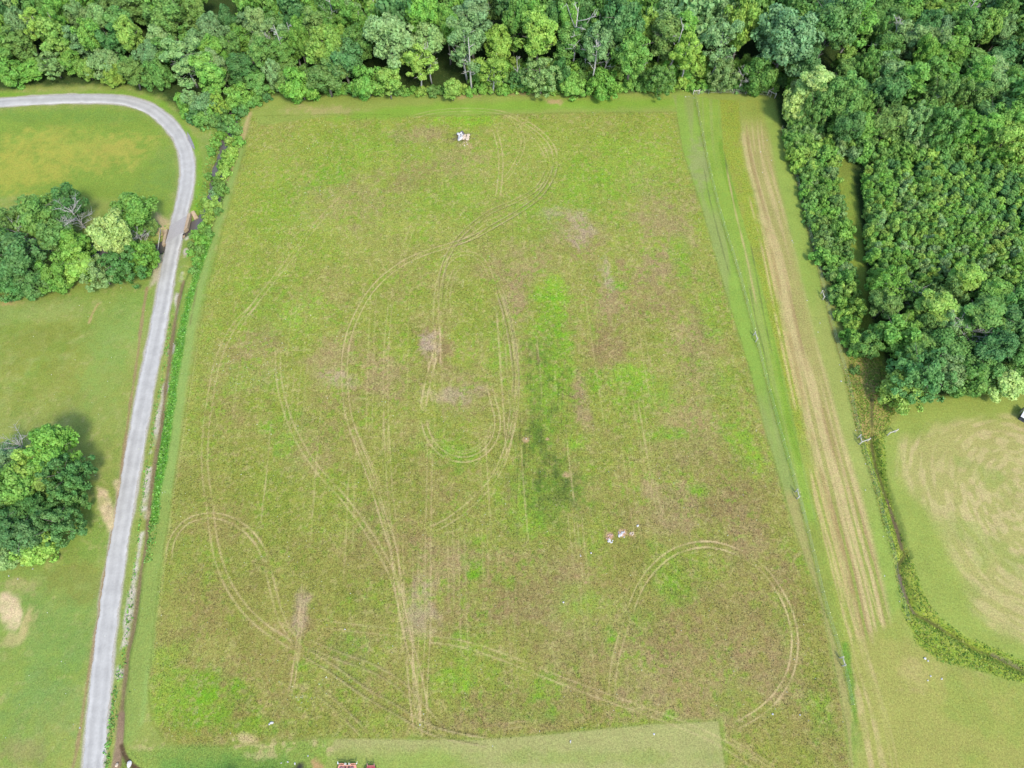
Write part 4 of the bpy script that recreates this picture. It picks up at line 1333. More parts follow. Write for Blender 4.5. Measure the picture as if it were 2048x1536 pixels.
# ---- left grove along the creek
GL = 'trees of the creek grove left of the road'
for a in [
    (75, 425, 11, 4.4, 'round', 'mid green', 'mid green round tree at the grove\'s upper left edge'),
    (135, 412, 10, 3.4, 'round', 'dark green', 'dark green tree behind the grey dead tree in the creek grove'),
    (262, 425, 10, 4.2, 'round', 'bright green', 'bright green round tree at the grove\'s upper right near the bridge'),
    (222, 470, 13, 4.0, 'round', 'lime yellow', 'lime yellow round tree standing out in the creek grove'),
    (28, 515, 12, 4.8, 'round', 'blue green', 'large blue green round tree at the grove\'s left end by the frame edge'),
    (110, 475, 9, 3.6, 'round', 'mid green', 'mid green tree in the middle of the creek grove'),
    (70, 560, 7, 3.4, 'bushy', 'blue green', 'blue green bushy tree on the lower edge of the grove, left part'),
    (118, 548, 7, 3.2, 'bushy', 'bright green', 'bright green bushy tree on the grove\'s lower edge beside the blue green one'),
    (160, 530, 8, 3.2, 'small', 'yellow green', 'yellow green small tree left of the dark lower tree in the grove'),
    (200, 545, 7, 3.4, 'feather', 'pale green', 'pale feathery tree at the middle of the grove\'s lower edge'),
    (245, 530, 8, 4.0, 'feather', 'dark green', 'dark feathery tree at the grove\'s lower right below the lime one'),
    (280, 515, 7, 2.8, 'bushy', 'bright green', 'bright green bush at the grove\'s right end beside the road'),
    (10, 440, 9, 3.4, 'round', 'olive green', 'olive tree cut by the frame at the grove\'s upper left'),
    (150, 490, 8, 2.8, 'small', 'bright green', 'small bright green tree left of the lime yellow tree'),
    (20, 570, 6, 3.0, 'bushy', 'blue green', 'low blue green bush at the grove\'s lower left corner'),
    (-30, 480, 11, 4.4, 'round', 'mid green', 'mid green tree half out of the frame left of the grove'),
    (-40, 550, 9, 4.0, 'bushy', 'dark green', 'dark bushy tree outside the frame left of the grove'),
    (298, 452, 4, 1.7, 'bushy', 'olive green', 'small olive bush on bare ground left of the bridge'),
]:
    named(*a, group=GL)
GC = 'trees of the round clump left of the road'
for a in [
    (106, 897, 11, 4.0, 'round', 'bright green', 'bright green lobed tree on top of the left clump'),
    (60, 935, 10, 3.4, 'round', 'yellow green', 'yellow green tree left of the bright lobed tree in the clump'),
    (28, 970, 11, 3.6, 'round', 'bright green', 'bright green tree at the clump\'s left edge by the frame'),
    (136, 952, 11, 3.3, 'feather', 'blue green', 'soft blue green tree on the clump\'s right side'),
    (138, 985, 9, 3.0, 'feather', 'mid green', 'mid green feathery tree below the soft blue green one'),
    (95, 960, 8, 2.8, 'small', 'olive green', 'small olive tree in the middle of the left clump'),
    (62, 1018, 7, 3.2, 'round', 'dark green', 'dark green tree in the shaded lower middle of the clump'),
    (122, 1048, 8, 3.3, 'feather', 'blue green', 'blue green feathery tree at the clump\'s lower right'),
    (42, 1075, 8, 3.0, 'round', 'blue green', 'blue green round tree at the clump\'s lower left'),
    (78, 1090, 6, 2.8, 'bushy', 'yellow green', 'yellow green bush at the bottom of the left clump'),
    (8, 1040, 8, 3.2, 'round', 'dark green', 'dark tree at the clump\'s left edge, cut by the frame'),
    (20, 1105, 5, 2.4, 'bushy', 'pale green', 'pale bush at the clump\'s lowest left corner'),
    (12, 915, 8, 2.8, 'airy', 'grey green', 'thin grey green tree at the clump\'s upper left'),
    (-30, 990, 11, 4.0, 'round', 'mid green', 'mid green tree outside the frame left of the clump'),
]:
    named(*a, group=GC)
GR = 'trees of the lower right wood'
for a in [
    (1842, 752, 10, 5.0, 'feather', 'blue green', 'broad blue green feathery tree at the right wood\'s lower end'),
    (1780, 575, 9, 4.0, 'feather', 'bright green', 'bright green spreading tree beside the grass lane'),
    (1790, 672, 8, 3.8, 'bushy', 'bright green', 'bright green bushy tree below the spreading tree by the lane'),
    (1800, 785, 6, 3.2, 'bushy', 'yellow green', 'yellow green bush at the right wood\'s lowest left corner'),
    (1900, 700, 9, 3.8, 'round', 'mid green', 'mid green round tree right of the broad blue green one'),
    (1870, 620, 10, 3.6, 'tall', 'yellow green', 'yellow green tall tree in the middle of the lower right wood'),
    (1960, 640, 11, 4.0, 'tall', 'mid green', 'mid green tall tree near the right frame edge in the lower wood'),
    (1990, 700, 10, 3.8, 'round', 'dark green', 'dark green tree above the lime tree at the right edge'),
    (1935, 755, 8, 3.4, 'bushy', 'mid green', 'mid green bush right of the broad blue green tree'),
    (2012, 770, 8, 2.9, 'small', 'lime yellow', 'lime yellow small tree on the grass at the right edge'),
    (1735, 690, 5, 2.3, 'bushy', 'mid green', 'mid green bush at the dead end of the lane'),
    (1930, 560, 9, 3.0, 'tall', 'yellow green', 'yellow green slim tree above the dark gap in the right wood'),
    (1985, 590, 9, 3.0, 'tall', 'bright green', 'bright green slim tree right of the dark gap'),
    (1850, 690, 8, 2.9, 'small', 'olive green', 'small olive tree left of the dead grey branches in the right wood'),
    (2030, 650, 10, 3.6, 'round', 'blue green', 'blue green tree at the right frame edge in the lower wood'),
    (1970, 740, 8, 3.0, 'round', 'mid green', 'mid green tree just left of the lime tree at the right edge'),
    (2050, 720, 9, 3.6, 'round', 'mid green', 'mid green tree cut by the right frame edge above the lime tree'),
]:
    named(*a, group=GR)

# ---- the woodland behind the field, row by row
COLS_L = ['mid green'] * 5 + ['bright green'] * 5 + ['pale green'] * 3 + ['olive green'] * 2 + ['yellow green'] * 2 + ['grey green', 'dark green']
COLS_R = ['mid green'] * 5 + ['blue green'] * 2 + ['dark green'] + ['bright green'] * 4 + ['grey green', 'pale green', 'yellow green', 'olive green']
EDGE = smooth_line(G([(-500, 150), (0, 168), (120, 164), (250, 162), (320, 178), (370, 205), (420, 238), (468, 222), (520, 192), (560, 180), (760, 182), (900, 183), (1050, 180), (1200, 180), (1392, 174), (1550, 180), (1620, 190), (1700, 215)]), 2)
ROWW = ['front row', 'second row', 'third row', 'fourth row', 'fifth row', 'sixth row', 'seventh row']


REST = []


def seen(x, y, h):
    """does the tree's upper part fall inside the photo?"""
    dx, dy, dz = x, y, h - CAM_H
    u_, w_ = dy * CA + dz * SA, -dy * SA + dz * CA
    return abs(dx / -w_ * FPX) < 1040 and abs(u_ / -w_ * FPX) < 770


def free(x, y, r, fac=0.72):
    return all((x - a) ** 2 + (y - b) ** 2 > ((r + c) * fac) ** 2 for a, b, c in TAKEN)


for row in range(7):
    plan = []
    x = -132 - row * 2.5
    while x < 78:
        left = x < -40
        R = (rnd.uniform(2.0, 3.8) if left else rnd.uniform(2.2, 5.0)) * (0.85 if row == 0 else 1)
        x += R * 0.80
        ye = np.interp(x, EDGE[:, 0], EDGE[:, 1])
        y = ye + 1.2 + row * 4.7 + rnd.uniform(-1.2, 1.2)
        if free(x, y, R, 0.62):
            if row == 0:
                kd = rnd.choice(['bushy', 'small', 'bushy', 'feather'])
                h = rnd.uniform(4.5, 8)
            elif left:
                kd = rnd.choice(['small', 'round', 'tall', 'small', 'airy', 'round'])
                h = rnd.uniform(8.5, 13)
            else:
                kd = rnd.choice(['round', 'tall', 'round', 'airy', 'round'])
                h = rnd.uniform(12, 18) if row > 1 else rnd.uniform(9, 14)
            plan.append((x, y, R, kd, h))
            TAKEN.append((x, y, R))
            if not seen(x, y, h - 1.0):
                plan.pop()
                REST.append((x, y, R, h))
        x += R * 0.80
    for i, (x, y, R, kd, h) in enumerate(plan):
        cn = rnd.choice(COLS_L if x < -20 else COLS_R)
        put_tree(kd, x, y, h, R, cn, f"{cn} {FORM[kd].replace(' with pale limbs', '')}, {ordinal(i + 1)} from the left in the woodland's {ROWW[row]}", GW)

# ---- right wood north of the plantation, row by row from the top
RW = G([(1570, 185), (1700, 40), (2300, 20), (2300, 338), (2048, 332), (1880, 324), (1730, 316), (1655, 300), (1600, 262)])
ys = np.arange(RW[:, 1].max(), RW[:, 1].min(), -4.6)
rowi = 0
for yy in ys:
    plan = []
    x = RW[:, 0].min()
    while x < min(RW[:, 0].max(), 150):
        R = rnd.uniform(2.4, 3.9)
        x += R * .8
        y = yy + rnd.uniform(-1.2, 1.2)
        if inside(RW, np.array([x]), np.array([y]))[0] and free(x, y, R, .62):
            kd = rnd.choice(['round', 'round', 'small', 'feather', 'tall'])
            h = rnd.uniform(8, 13)
            TAKEN.append((x, y, R))
            if seen(x, y, h - 1.0):
                plan.append((x, y, R, kd, h))
            else:
                REST.append((x, y, R, h))
        x += R * .8
    if plan:
        rowi += 1
        for i, (x, y, R, kd, h) in enumerate(plan):
            cn = rnd.choice(COLS_R)
            put_tree(kd, x, y, h, R, cn, f"{cn} {FORM[kd]}, {ordinal(i + 1)} from the left in the right wood's {ordinal(rowi)} row", 'trees of the upper right wood')

# ---- lower right wood fill
LW = G([(1726, 606), (1780, 602), (1900, 614), (2048, 602), (2300, 600), (2300, 740), (2048, 755), (1960, 772), (1880, 785), (1815, 790), (1780, 745), (1748, 690), (1730, 640)])
cnt = 0
plan = []
for _ in range(900):
    x, y = rnd.uniform(LW[:, 0].min(), min(LW[:, 0].max(), 118)), rnd.uniform(LW[:, 1].min(), LW[:, 1].max())
    R = rnd.uniform(2.0, 3.2)
    if inside(LW, np.array([x]), np.array([y]))[0] and free(x, y, R, .62):
        TAKEN.append((x, y, R))
        plan.append((x, y, R))
plan.sort(key=lambda q: -q[1])
for i, (x, y, R) in enumerate(plan):
    kd = rnd.choice(['round', 'small', 'feather', 'tall', 'bushy'])
    cn = rnd.choice(COLS_L)
    put_tree(kd, x, y, rnd.uniform(6, 9.5), R, cn, f"{cn} {FORM[kd]}, {ordinal(i + 1)} from the top in the lower right wood", GR)

# ---- plantation of young bushy trees
PL = G([(1722, 356), (1760, 344), (1880, 342), (2048, 350), (2260, 355), (2260, 590), (2048, 592), (1900, 604), (1800, 592), (1738, 596), (1728, 520), (1720, 440)])
rows = []
sp = 1.85
cand = []
for j in range(75):
    for i in range(75):
        x = PL[:, 0].min() + i * sp + (j % 2) * sp * .5 + rnd.uniform(-.5, .5)
        y = PL[:, 1].min() + j * sp * .86 + rnd.uniform(-.5, .5)
        if inside(PL, np.array([x]), np.array([y]))[0] and free(x, y, 0.9, .8) and x < 135:
            cand.append((x, y))
cand.sort(key=lambda q: (q[0] - 0) ** 2 + q[1] ** 2)
rest_sap = cand[300:]
for x, y in cand[:300]:
    o = link('young_tree', rnd.choice(SAP))
    s = rnd.uniform(.85, 1.25)
    o.location = (x, y, gz(x, y))
    o.scale = (s, s, s * rnd.uniform(.85, 1.25))
    o.rotation_euler = (0, 0, rnd.uniform(0, 6.28))
    o.color = tint(rnd.choice(['mid green', 'bright green', 'bright green', 'yellow green', 'pale green', 'mid green']), .15)
    tag(o, 'young bushy tree in the dense plantation block right of the grass lane', 'young tree', 'young trees of the plantation')


# ---- shrubs: hedge on the right, creek side, verge
def shrub(x, y, R, H, cn, label, group):
    o = link('shrub', rnd.choice(SHRUB))
    o.location = (x, y, gz(x, y))
    o.scale = (R / 1.3, R / 1.3, H / 1.8)
    o.rotation_euler = (0, 0, rnd.uniform(0, 6.28))
    o.color = tint(cn, .15)
    return tag(o, label, 'shrub', group)


HED = G([(1568, 268), (1600, 262), (1650, 300), (1666, 335), (1676, 400), (1686, 460), (1700, 560), (1712, 640), (1716, 690), (1700, 690), (1678, 640), (1665, 580), (1640, 520), (1612, 430), (1596, 360), (1580, 310)])
hp = []
for _ in range(4000):
    x, y = rnd.uniform(HED[:, 0].min(), HED[:, 0].max()), rnd.uniform(HED[:, 1].min(), HED[:, 1].max())
    if inside(HED, np.array([x]), np.array([y]))[0]:
        R = rnd.uniform(.9, 1.9)
        if all((x - a) ** 2 + (y - b) ** 2 > ((R + c) * .62) ** 2 for a, b, c in hp):
            hp.append((x, y, R))
hp.sort(key=lambda q: -q[1])
for i, (x, y, R) in enumerate(hp):
    cn = rnd.choice(['mid green', 'bright green', 'bright green', 'yellow green', 'pale green', 'olive green', 'mid green'])
    shrub(x, y, R, R * rnd.uniform(1.3, 2.0), cn, f"{cn} shrub, {ordinal(i + 1)} from the top of the right hedge", 'shrubs of the right hedge')
for k, (px, py, R, cn) in enumerate([(1708, 702, 1.0, 'bright green'), (1712, 738, .7, 'olive green'), (1700, 668, 1.3, 'bright green')]):
    x, y, _ = P(px, py, 1)
    shrub(x, y, R, R * 1.5, cn, ['bright green shrub at the lower tip of the right hedge', 'small olive shrub standing below the hedge tip in rough grass', 'bright green shrub just above the hedge tip'][k], 'shrubs of the right hedge')

x, y, _ = P(420, 402, 2.0)
named(420, 402, 3.6, 2.0, 'bushy', 'yellow green', 'ball shaped yellow green shrub right of the road above the bridge', name='shrub', group='shrubs along the creek')
cs = [(470, 262, 1.5, 'mid green'), (462, 280, 1.3, 'yellow green'), (478, 285, 1.2, 'bright green'), (452, 302, 1.4, 'yellow green'), (466, 308, 1.4, 'yellow green'), (442, 322, 1.4, 'bright green'), (456, 328, 1.3, 'yellow green'), (448, 345, 1.4, 'yellow green'), (430, 350, 1.1, 'mid green'), (436, 368, 1.4, 'mid green'),
      (424, 376, 1.1, 'grey green'), (444, 378, 1.1, 'mid green'), (405, 395, .9, 'bright green'), (436, 420, .9, 'mid green'), (418, 440, 1.2, 'yellow green'), (408, 455, 1.1, 'bright green'), (416, 468, 1.0, 'mid green'), (402, 480, 1.2, 'bright green'), (390, 470, 1.0, 'bright green'), (400, 500, 1.0, 'mid green'),
      (384, 490, .9, 'olive green'), (394, 520, .9, 'bright green'), (380, 505, .8, 'bright green'), (386, 540, .8, 'mid green'), (440, 262, 1.2, 'bright green'), (428, 280, 1.0, 'bright green'), (420, 300, .9, 'bright green'), (412, 345, .8, 'mid green')]
cs.sort(key=lambda q: q[1])
for i, (px, py, R, cn) in enumerate(cs):
    x, y, _ = P(px, py, .8)
    shrub(x, y, R, R * 1.5, cn, f"{cn} shrub, {ordinal(i + 1)} from the top along the creek right of the road", 'shrubs along the creek')
ux = []
for _ in range(900):
    px, py = rnd.choice([(rnd.uniform(1585, 1690), rnd.uniform(170, 300)), (rnd.uniform(1640, 1720), rnd.uniform(255, 318)), (rnd.uniform(1720, 2040), rnd.uniform(296, 326))])
    x, y, _ = P(px, py)
    if all((x - a) ** 2 + (y - b) ** 2 > 1.9 ** 2 for a, b in ux):
        ux.append((x, y))
ux.sort()
for i, (x, y) in enumerate(ux):
    R = rnd.uniform(1.3, 2.2)
    cn = rnd.choice(['mid green', 'bright green', 'mid green', 'yellow green', 'pale green'])
    shrub(x, y, R, R * rnd.uniform(1.3, 2.1), cn, f"{cn} shrub, {ordinal(i + 1)} from the left at the foot of the upper right wood", 'shrubs under the upper right wood')
vp = []
for _ in range(600):
    px = rnd.uniform(365, 545)
    py = rnd.uniform(185, 262)
    x, y, _ = P(px, py)
    ye = np.interp(x, EDGE[:, 0], EDGE[:, 1])
    if ye - 3.4 < y < ye + .5 and all((x - a) ** 2 + (y - b) ** 2 > 1.5 ** 2 for a, b in vp):
        vp.append((x, y))
vp.sort()
for i, (x, y) in enumerate(vp[:40]):
    R = rnd.uniform(1.0, 1.7)
    cn = rnd.choice(['mid green', 'bright green', 'mid green', 'dark green'])
    shrub(x, y, R, R * rnd.uniform(1.2, 1.8), cn, f"{cn} shrub, {ordinal(i + 1)} from the left where the creek leaves the woodland", 'shrubs at the creek mouth')
fp = []
for k in range(2):
    xq = P(930, 190)[0]
    while xq < P(1600, 200)[0]:
        R = rnd.uniform(1.5, 2.4)
        xq += R * 1.2
        fp.append((xq, np.interp(xq, EDGE[:, 0], EDGE[:, 1]) + 3.0 + k * 3.2 + rnd.uniform(-.8, .8), R))
xq = P(560, 190)[0]
xe = P(1545, 190)[0]
while xq < xe:
    R = rnd.uniform(.8, 1.5)
    xq += R * 1.25
    ye = np.interp(xq, EDGE[:, 0], EDGE[:, 1])
    fp.append((xq, ye - rnd.uniform(.1, 1.2), R))
    xq += R * .5
fp.sort()
for i, (x, y, R) in enumerate(fp):
    cn = rnd.choice(['bright green', 'mid green', 'yellow green', 'bright green'])
    shrub(x, y, R, R * rnd.uniform(1.1, 1.7), cn, f"{cn} shrub, {ordinal(i + 1)} from the left at the woodland's grassy foot", 'shrubs at the woodland foot')


# ---- dead trees
def dead_tree(px, py, h, label, seed, spread=.45, lean=(0, 0), mat=M_PALEBARK, zc=.6, nb=11, twigs=5, name='dead_tree'):
    r = random.Random(seed)
    x, y, _ = P(px, py, h * zc)
    root = empty(name, (x, y, gz(x, y)), label, 'dead tree', 'bare dead trees')
    pts = [Vector((lean[0] * t * h, lean[1] * t * h, -0.3 + (h + .3) * t)) + Vector((r.uniform(-.2, .2), r.uniform(-.2, .2), 0)) * (t > 0) for t in (0, .25, .5, .75, 1)]
    r0 = max(.13, h * .014)
    m = MB()
    m.tube(pts, [r0 * 1.2, r0, r0 * .85, r0 * .6, r0 * .25], 7)
    m.build('trunk', mat, root, True)
    m = MB()
    for k in range(nb):
        t = r.uniform(.35, .95)
        i = min(int(t * 4), 3)
        b = pts[i].lerp(pts[i + 1], t * 4 - i)
        a = k * 2.4 + r.uniform(-.5, .5)
        L = h * spread * r.uniform(.5, 1) * (1.2 - t * .6)
        q1 = b + Vector((math.cos(a) * L * .5, math.sin(a) * L * .5, L * r.uniform(.15, .5)))
        q2 = q1 + Vector((math.cos(a + r.uniform(-.5, .5)) * L * .5, math.sin(a + r.uniform(-.5, .5)) * L * .5, L * r.uniform(.1, .6)))
        rb = r0 * .5
        m.tube([b, q1, q2], [rb, rb * .7, rb * .3], 5)
        for _ in range(twigs):
            s = q1.lerp(q2, r.random())
            e = s + Vector((r.uniform(-1, 1), r.uniform(-1, 1), r.uniform(-.2, .9))) * L * .35
            m.tube([s, e], [rb * .45, rb * .15], 4)
    m.build('branches', mat, root, True)
    return root


for i, (px, py, h, lab, sp_, ln) in enumerate([
    (1152, 68, 18, 'big white dead tree with spread bare branches in the woodland edge', .36, (0, 0)),
    (858, 118, 12, 'white dead tree with short crooked branches above the rock pile\'s left', .22, (0, 0)),
    (1034, 137, 9, 'short forked white snag at the field edge left of the fine leaved tree', .16, (0, 0)),
    (1207, 128, 9, 'twisted white snag beside the slim white trunked tree', .34, (.1, 0)),
    (1345, 100, 15, 'leaning pale dead trunk among the viny trees', .2, (.12, .1)),
    (566, 90, 14, 'pair of bare white stems in the left woodland above the field corner', .14, (-.06, 0)),
    (540, 92, 10, 'thin crooked white dead tree left of the bare stems', .2, (0, 0)),
    (585, 82, 13, 'small pale dead tree just right of the bare white stems', .2, (0, 0)),
    (970, 132, 9, 'broken pale limb leaning right at the front of the woodland', .12, (.3, 0)),
    (1485, 158, 6, 'small tangle of bare white branches near the top right corner', .5, (0, 0)),
    (1285, 125, 9, 'thin bare white tree left of the viny trees', .2, (.05, 0)),
    (940, 118, 15, 'tall bare white trunk above the rock pile', .17, (0, 0)),
    (1190, 120, 14, 'straight white trunk showing below the slim grey green tree', .15, (0, 0)),
    (155, 438, 10, 'large grey dead tree with fine twigs in the creek grove', .55, (0, 0)),
    (42, 466, 8, 'white dead tree with curved branches in the grove\'s left part', .55, (0, 0)),
    (275, 470, 7, 'grey twiggy dead tree right of the lime yellow tree', .5, (0, 0)),
    (48, 895, 8, 'grey twiggy dead tree at the upper left of the clump', .55, (0, 0)),
    (30, 1055, 7, 'grey dead twigs in the lower left of the clump', .5, (0, 0)),
    (1795, 80, 12, 'leaning grey dead trunk in the upper right wood', .3, (-.1, .1)),
    (1760, 105, 9, 'grey dead twigs lower left of the leaning trunk in the right wood', .4, (-.15, 0)),
    (1900, 655, 8, 'grey twiggy dead tree in the lower right wood', .55, (.1, 0)),
    (1915, 672, 7, 'second grey dead tree right of the twiggy one in the lower right wood', .6, (.15, 0)),
    (1815, 600, 7, 'bare pale branches right of the spreading tree by the lane', .5, (.15, .1)),
    (1955, 690, 7, 'leaning grey branches near the lime tree at the right edge', .5, (.25, .1)),
    (770, 20, 15, 'bare brown leaning tree high in the middle of the woodland', .25, (-.2, 0)),
    (665, 25, 14, 'bare pale twigs high in the left woodland', .35, (0, 0)),
    (1850, 215, 9, 'short bare pale branch in the right wood above the plantation', .2, (.1, 0)),
    (1920, 30, 12, 'grey dead branches beside the dark gap at upper right', .3, (.15, 0)),
]):
    grey = 'grey' in lab or 'brown' in lab
    dead_tree(px, py, h, lab, 2000 + i, sp_, ln, M_PALEBARK, .62, 18 if sp_ > .4 else 12 if sp_ > .3 else 8, 10 if grey else 4)


# ---- stuff: far woodland, remaining saplings, rough herbage, flowers
def merged_leaves(name, items, mat=M_LEAFA):
    V, Cc = [], []
    for v, c in items:
        V.append(v)
        Cc.append(np.tile(np.asarray(c, dtype=np.float32)[None, :3], (len(v), 1)) if np.ndim(c) == 1 else c)
    V, Cc = np.vstack(V), np.vstack(Cc)
    me = leaf_mesh(name, V, mat)
    add_attr(me, "tint", Cc)
    return tag(link(name, me), "", "", kind="stuff")


items = []
protos = [crown_points(3000 + i, 4.0, 4.6, 8.5, 34, 1.5, 800, .55) for i in range(5)]
for _ in range(900):
    x, y = rnd.uniform(-260, 260), rnd.uniform(140, 330)
    if y < np.interp(x, EDGE[:, 0], EDGE[:, 1]) + 34 and not (x > 140):
        continue
    if abs(x) < 150 and x > 60 and y < 190 and x < 146:
        continue
    k = rnd.uniform(.8, 1.25)
    items.append((rnd.choice(protos) * k + np.array([x, y, 0]), tint(rnd.choice(COLS_R))[:3]))
for _ in range(260):
    x, y = rnd.uniform(146, 260), rnd.uniform(70, 200)
    k = rnd.uniform(.7, 1.0)
    items.append((rnd.choice(protos) * k + np.array([x, y, 0]), tint(rnd.choice(COLS_R))[:3]))
for x, y, R, h in REST:
    items.append((rnd.choice(protos) * np.array([R / 4, R / 4, h / 13.1]) + np.array([x, y, 0]), tint(rnd.choice(COLS_R))[:3]))
o = merged_leaves("woodland", items)
sap_v = [crown_points(3300 + i, 1.15, 1.6, 2.0, 20, .42, 1000, .19, .45, .3, .1) for i in range(3)]
if rest_sap:
    merged_leaves("young_woodland", [(rnd.choice(sap_v) * rnd.uniform(.85, 1.25) + np.array([x, y, 0]), tint(rnd.choice(['mid green', 'bright green', 'blue green', 'yellow green']))[:3]) for x, y in rest_sap])


def scatter(mask_fn, n, smin, smax, up, seed, lift=0.5, jit=.3, tintc=None):  # tintc: own leaf colours instead of the turf's
    r = np.random.default_rng(seed)
    i0, i1, j0, j1 = np.searchsorted(XS, -138), np.searchsorted(XS, 138), np.searchsorted(YS, -6), np.searchsorted(YS, 152)
    w = mask_fn[j0:j1, i0:i1].astype(np.float64)
    cs_ = np.cumsum(w.ravel())
    k = np.minimum(np.searchsorted(cs_, r.uniform(0, cs_[-1], n)), w.size - 1)
    j, i = k // w.shape[1] + j0, k % w.shape[1] + i0
    x = XS[i] + r.uniform(-.125, .125, n)
    y = YS[j] + r.uniform(-.125, .125, n)
    m = len(x)
    s = r.uniform(smin, smax, m)
    cen = np.stack([x, y, Z[j, i] + s * lift], 1)
    nr = r.normal(size=(m, 3)) * np.array([1, 1, .6]) + np.array([0, 0, up])
    v = leaf_quads(cen, nr, s, r)
    c = COVER[j, i] * r.uniform(1 - jit, 1 + jit, (m, 1)) if tintc is None else np.asarray(tintc)[r.integers(0, len(tintc), m)] * r.uniform(1 - jit, 1 + jit, (m, 1))
    return v, np.repeat(c.astype(np.float32), 4, axis=0)


bankm = BANK.copy()
vergem = np.clip(band([(420, 470), (395, 545), (374, 620), (358, 700), (344, 790), (331, 880), (318, 960), (308, 1040), (296, 1120)], 1.5, .5, .3) + band([(262, 1380), (256, 1400)], .1) + band([(232, 1380), (227, 1430), (219, 1480), (212, 1536)], .9, .4, .2)
                 + 0.7 * band([(345, 620), (330, 720), (300, 900), (278, 1060), (262, 1200), (250, 1290), (238, 1360)], .5, .4, .3) + band(CREEK, 5.5, 2, .5, ground=True) * (1 - band(ROAD, 5, .2, ground=True)) * (1 - band(CREEK, 1.6, .4, .2, ground=True)), 0, 1)
greens = [PAL['bright green'], PAL['mid green'], PAL['bright green'], PAL['mid green']]
v1 = scatter(bankm * (1 - band(DITCH_R[1:], .7, .4, .2, ground=True)), 7000, .08, .22, 2.2, 71, .3, .3, [alb(160, 188, 76), alb(142, 176, 70), alb(180, 192, 94), alb(120, 160, 58)])
v2 = scatter(vergem * (XX < 0), 10000, .10, .26, .9, 72, .6, .25, greens)
lanem = np.clip(band(LANE, 3.0, 1, .4) + (region(FOREST, 2.0, 1.0) * (1 - region(FOREST, 0.5, ground=False)) > .05), 0, 1) * .5
vv = [v1, v2]
me_items = [(a, b) for a, b in vv]
tall = merged_leaves("tall_weeds", me_items)
fieldm = FM * (1 - TRACKM) * (0.35 + 0.65 * sm(.35, .6, n_mid)) * (1 - 0.5 * g3)
v3 = scatter(fieldm, 120000, .05, .13, 1.6, 73, .3, .4)
me_g = merged_leaves("field_grass", [v3])
flow = np.zeros_like(FM)
for a, b, c, d, s in [(620, 1400, 36, 20, 1.), (590, 1370, 16, 10, .8), (655, 385, 30, 12, .9), (650, 262, 22, 4, 1.), (520, 730, 70, 60, .35), (560, 690, 50, 40, .3), (930, 290, 20, 14, .7), (610, 450, 60, 60, .2), (450, 700, 30, 60, .25), (380, 1000, 20, 80, .25), (650, 1365, 30, 14, .6), (730, 400, 40, 60, .15), (650, 290, 60, 40, .2)]:
    flow = np.maximum(flow, spot(a, b, c, d) * s)
v4 = scatter(np.clip(flow * .6 + FM * .012 + (1 - FM) * (XX < -55) * (YY < 95) * .008, 0, 1), 1500, .05, .11, 2.0, 74, 1.2, .15, [(.5, .5, .4), (.46, .48, .3)])
merged_leaves("wildflowers", [v4])


# ------------------------------------------------------------------ fences
def post_tube(m, x, y, h, r, n=6):
    z = 0
    m.tube([(x, y, -.25), (x, y, h)], [r, r * .95], n)


def resample(pts, step):
    p = smooth_line(G(pts))
    s = np.concatenate([[0], np.cumsum(np.linalg.norm(np.diff(p, axis=0), axis=1))])
    t = np.arange(0, s[-1], step)
    return np.stack([np.interp(t, s, p[:, 0]), np.interp(t, s, p[:, 1])], 1)


def wire_fence(name, line, label, step, wires=(.35, .7, 1.05, 1.3), cap=True, mat=M_TPOST, r=.035, h=1.3):
    p = resample(line, step)
    c = p[0]
    root = empty(name, (c[0], c[1], 0), label, 'fence')
    for i, q in enumerate(p):
        po = MB()
        x, y = q - c
        zz = gz(*q)
        po.tube([(x, y, zz - .3), (x, y, zz + h)], [r, r * .9], 5)
        o_ = po.build('post', mat, root)
        if cap:
            cp = MB()
            cp.box((x, y, zz + h + .04), (.09, .09, .08), bev=.02)
            cp.build('cap', M_YCAP, o_)
    m = MB()
    for wz in wires:
        m.tube([(q[0] - c[0], q[1] - c[1], gz(*q) + wz) for q in p], [.008] * len(p), 4)
    m.build('wires', M_WIRE, root)
    return root


wire_fence('wire_fence', LINE_B, 'wire fence with yellow capped posts running up the right side of the field', 3.4)
wire_fence('wire_fence', LINE_F[1:15], 'wire fence beside the right hedge and down along the ditch', 3.6, cap=False)
wire_fence('wire_fence', [(1393, 190), (1430, 187), (1470, 188), (1510, 190), (1545, 196)], 'short wire fence along the woods at the field\'s top right', 3.0, cap=False, mat=M_WOOD)


def brace(a, b, label, h=1.5, extra=None, sag=0.0):
    """wooden H brace: two stout posts and a rail between their upper ends"""
    A, B = np.array(P(*a)[:2]), np.array(P(*b)[:2])
    root = empty('fence_brace', (A[0], A[1], gz(*A)), label, 'fence brace', 'wooden fence braces')
    d = B - A
    for q in (np.zeros(2), d):
        m = MB()
        m.tube([(q[0], q[1], -.3), (q[0], q[1], h)], [.11, .10], 8)
        m.build('post', M_WOOD, root, True)
    m = MB()
    m.tube([(0, 0, h * .8), (d[0] / 2, d[1] / 2, h * .8 - sag), (d[0], d[1], h * .8)], [.09] * 3, 8)
    m.build('rail', M_WOOD, root, True)
    if extra is not None:
        e = np.array(P(*extra)[:2]) - A
        m = MB()
        m.tube([(e[0], e[1], -.3), (e[0], e[1], h)], [.11, .10], 8)
        m.build('post', M_WOOD, root, True)
        m = MB()
        m.tube([(0, 0, h * .8), (e[0], e[1], h * .8)], [.09, .09], 8)
        m.build('rail', M_WOOD, root, True)
    return root


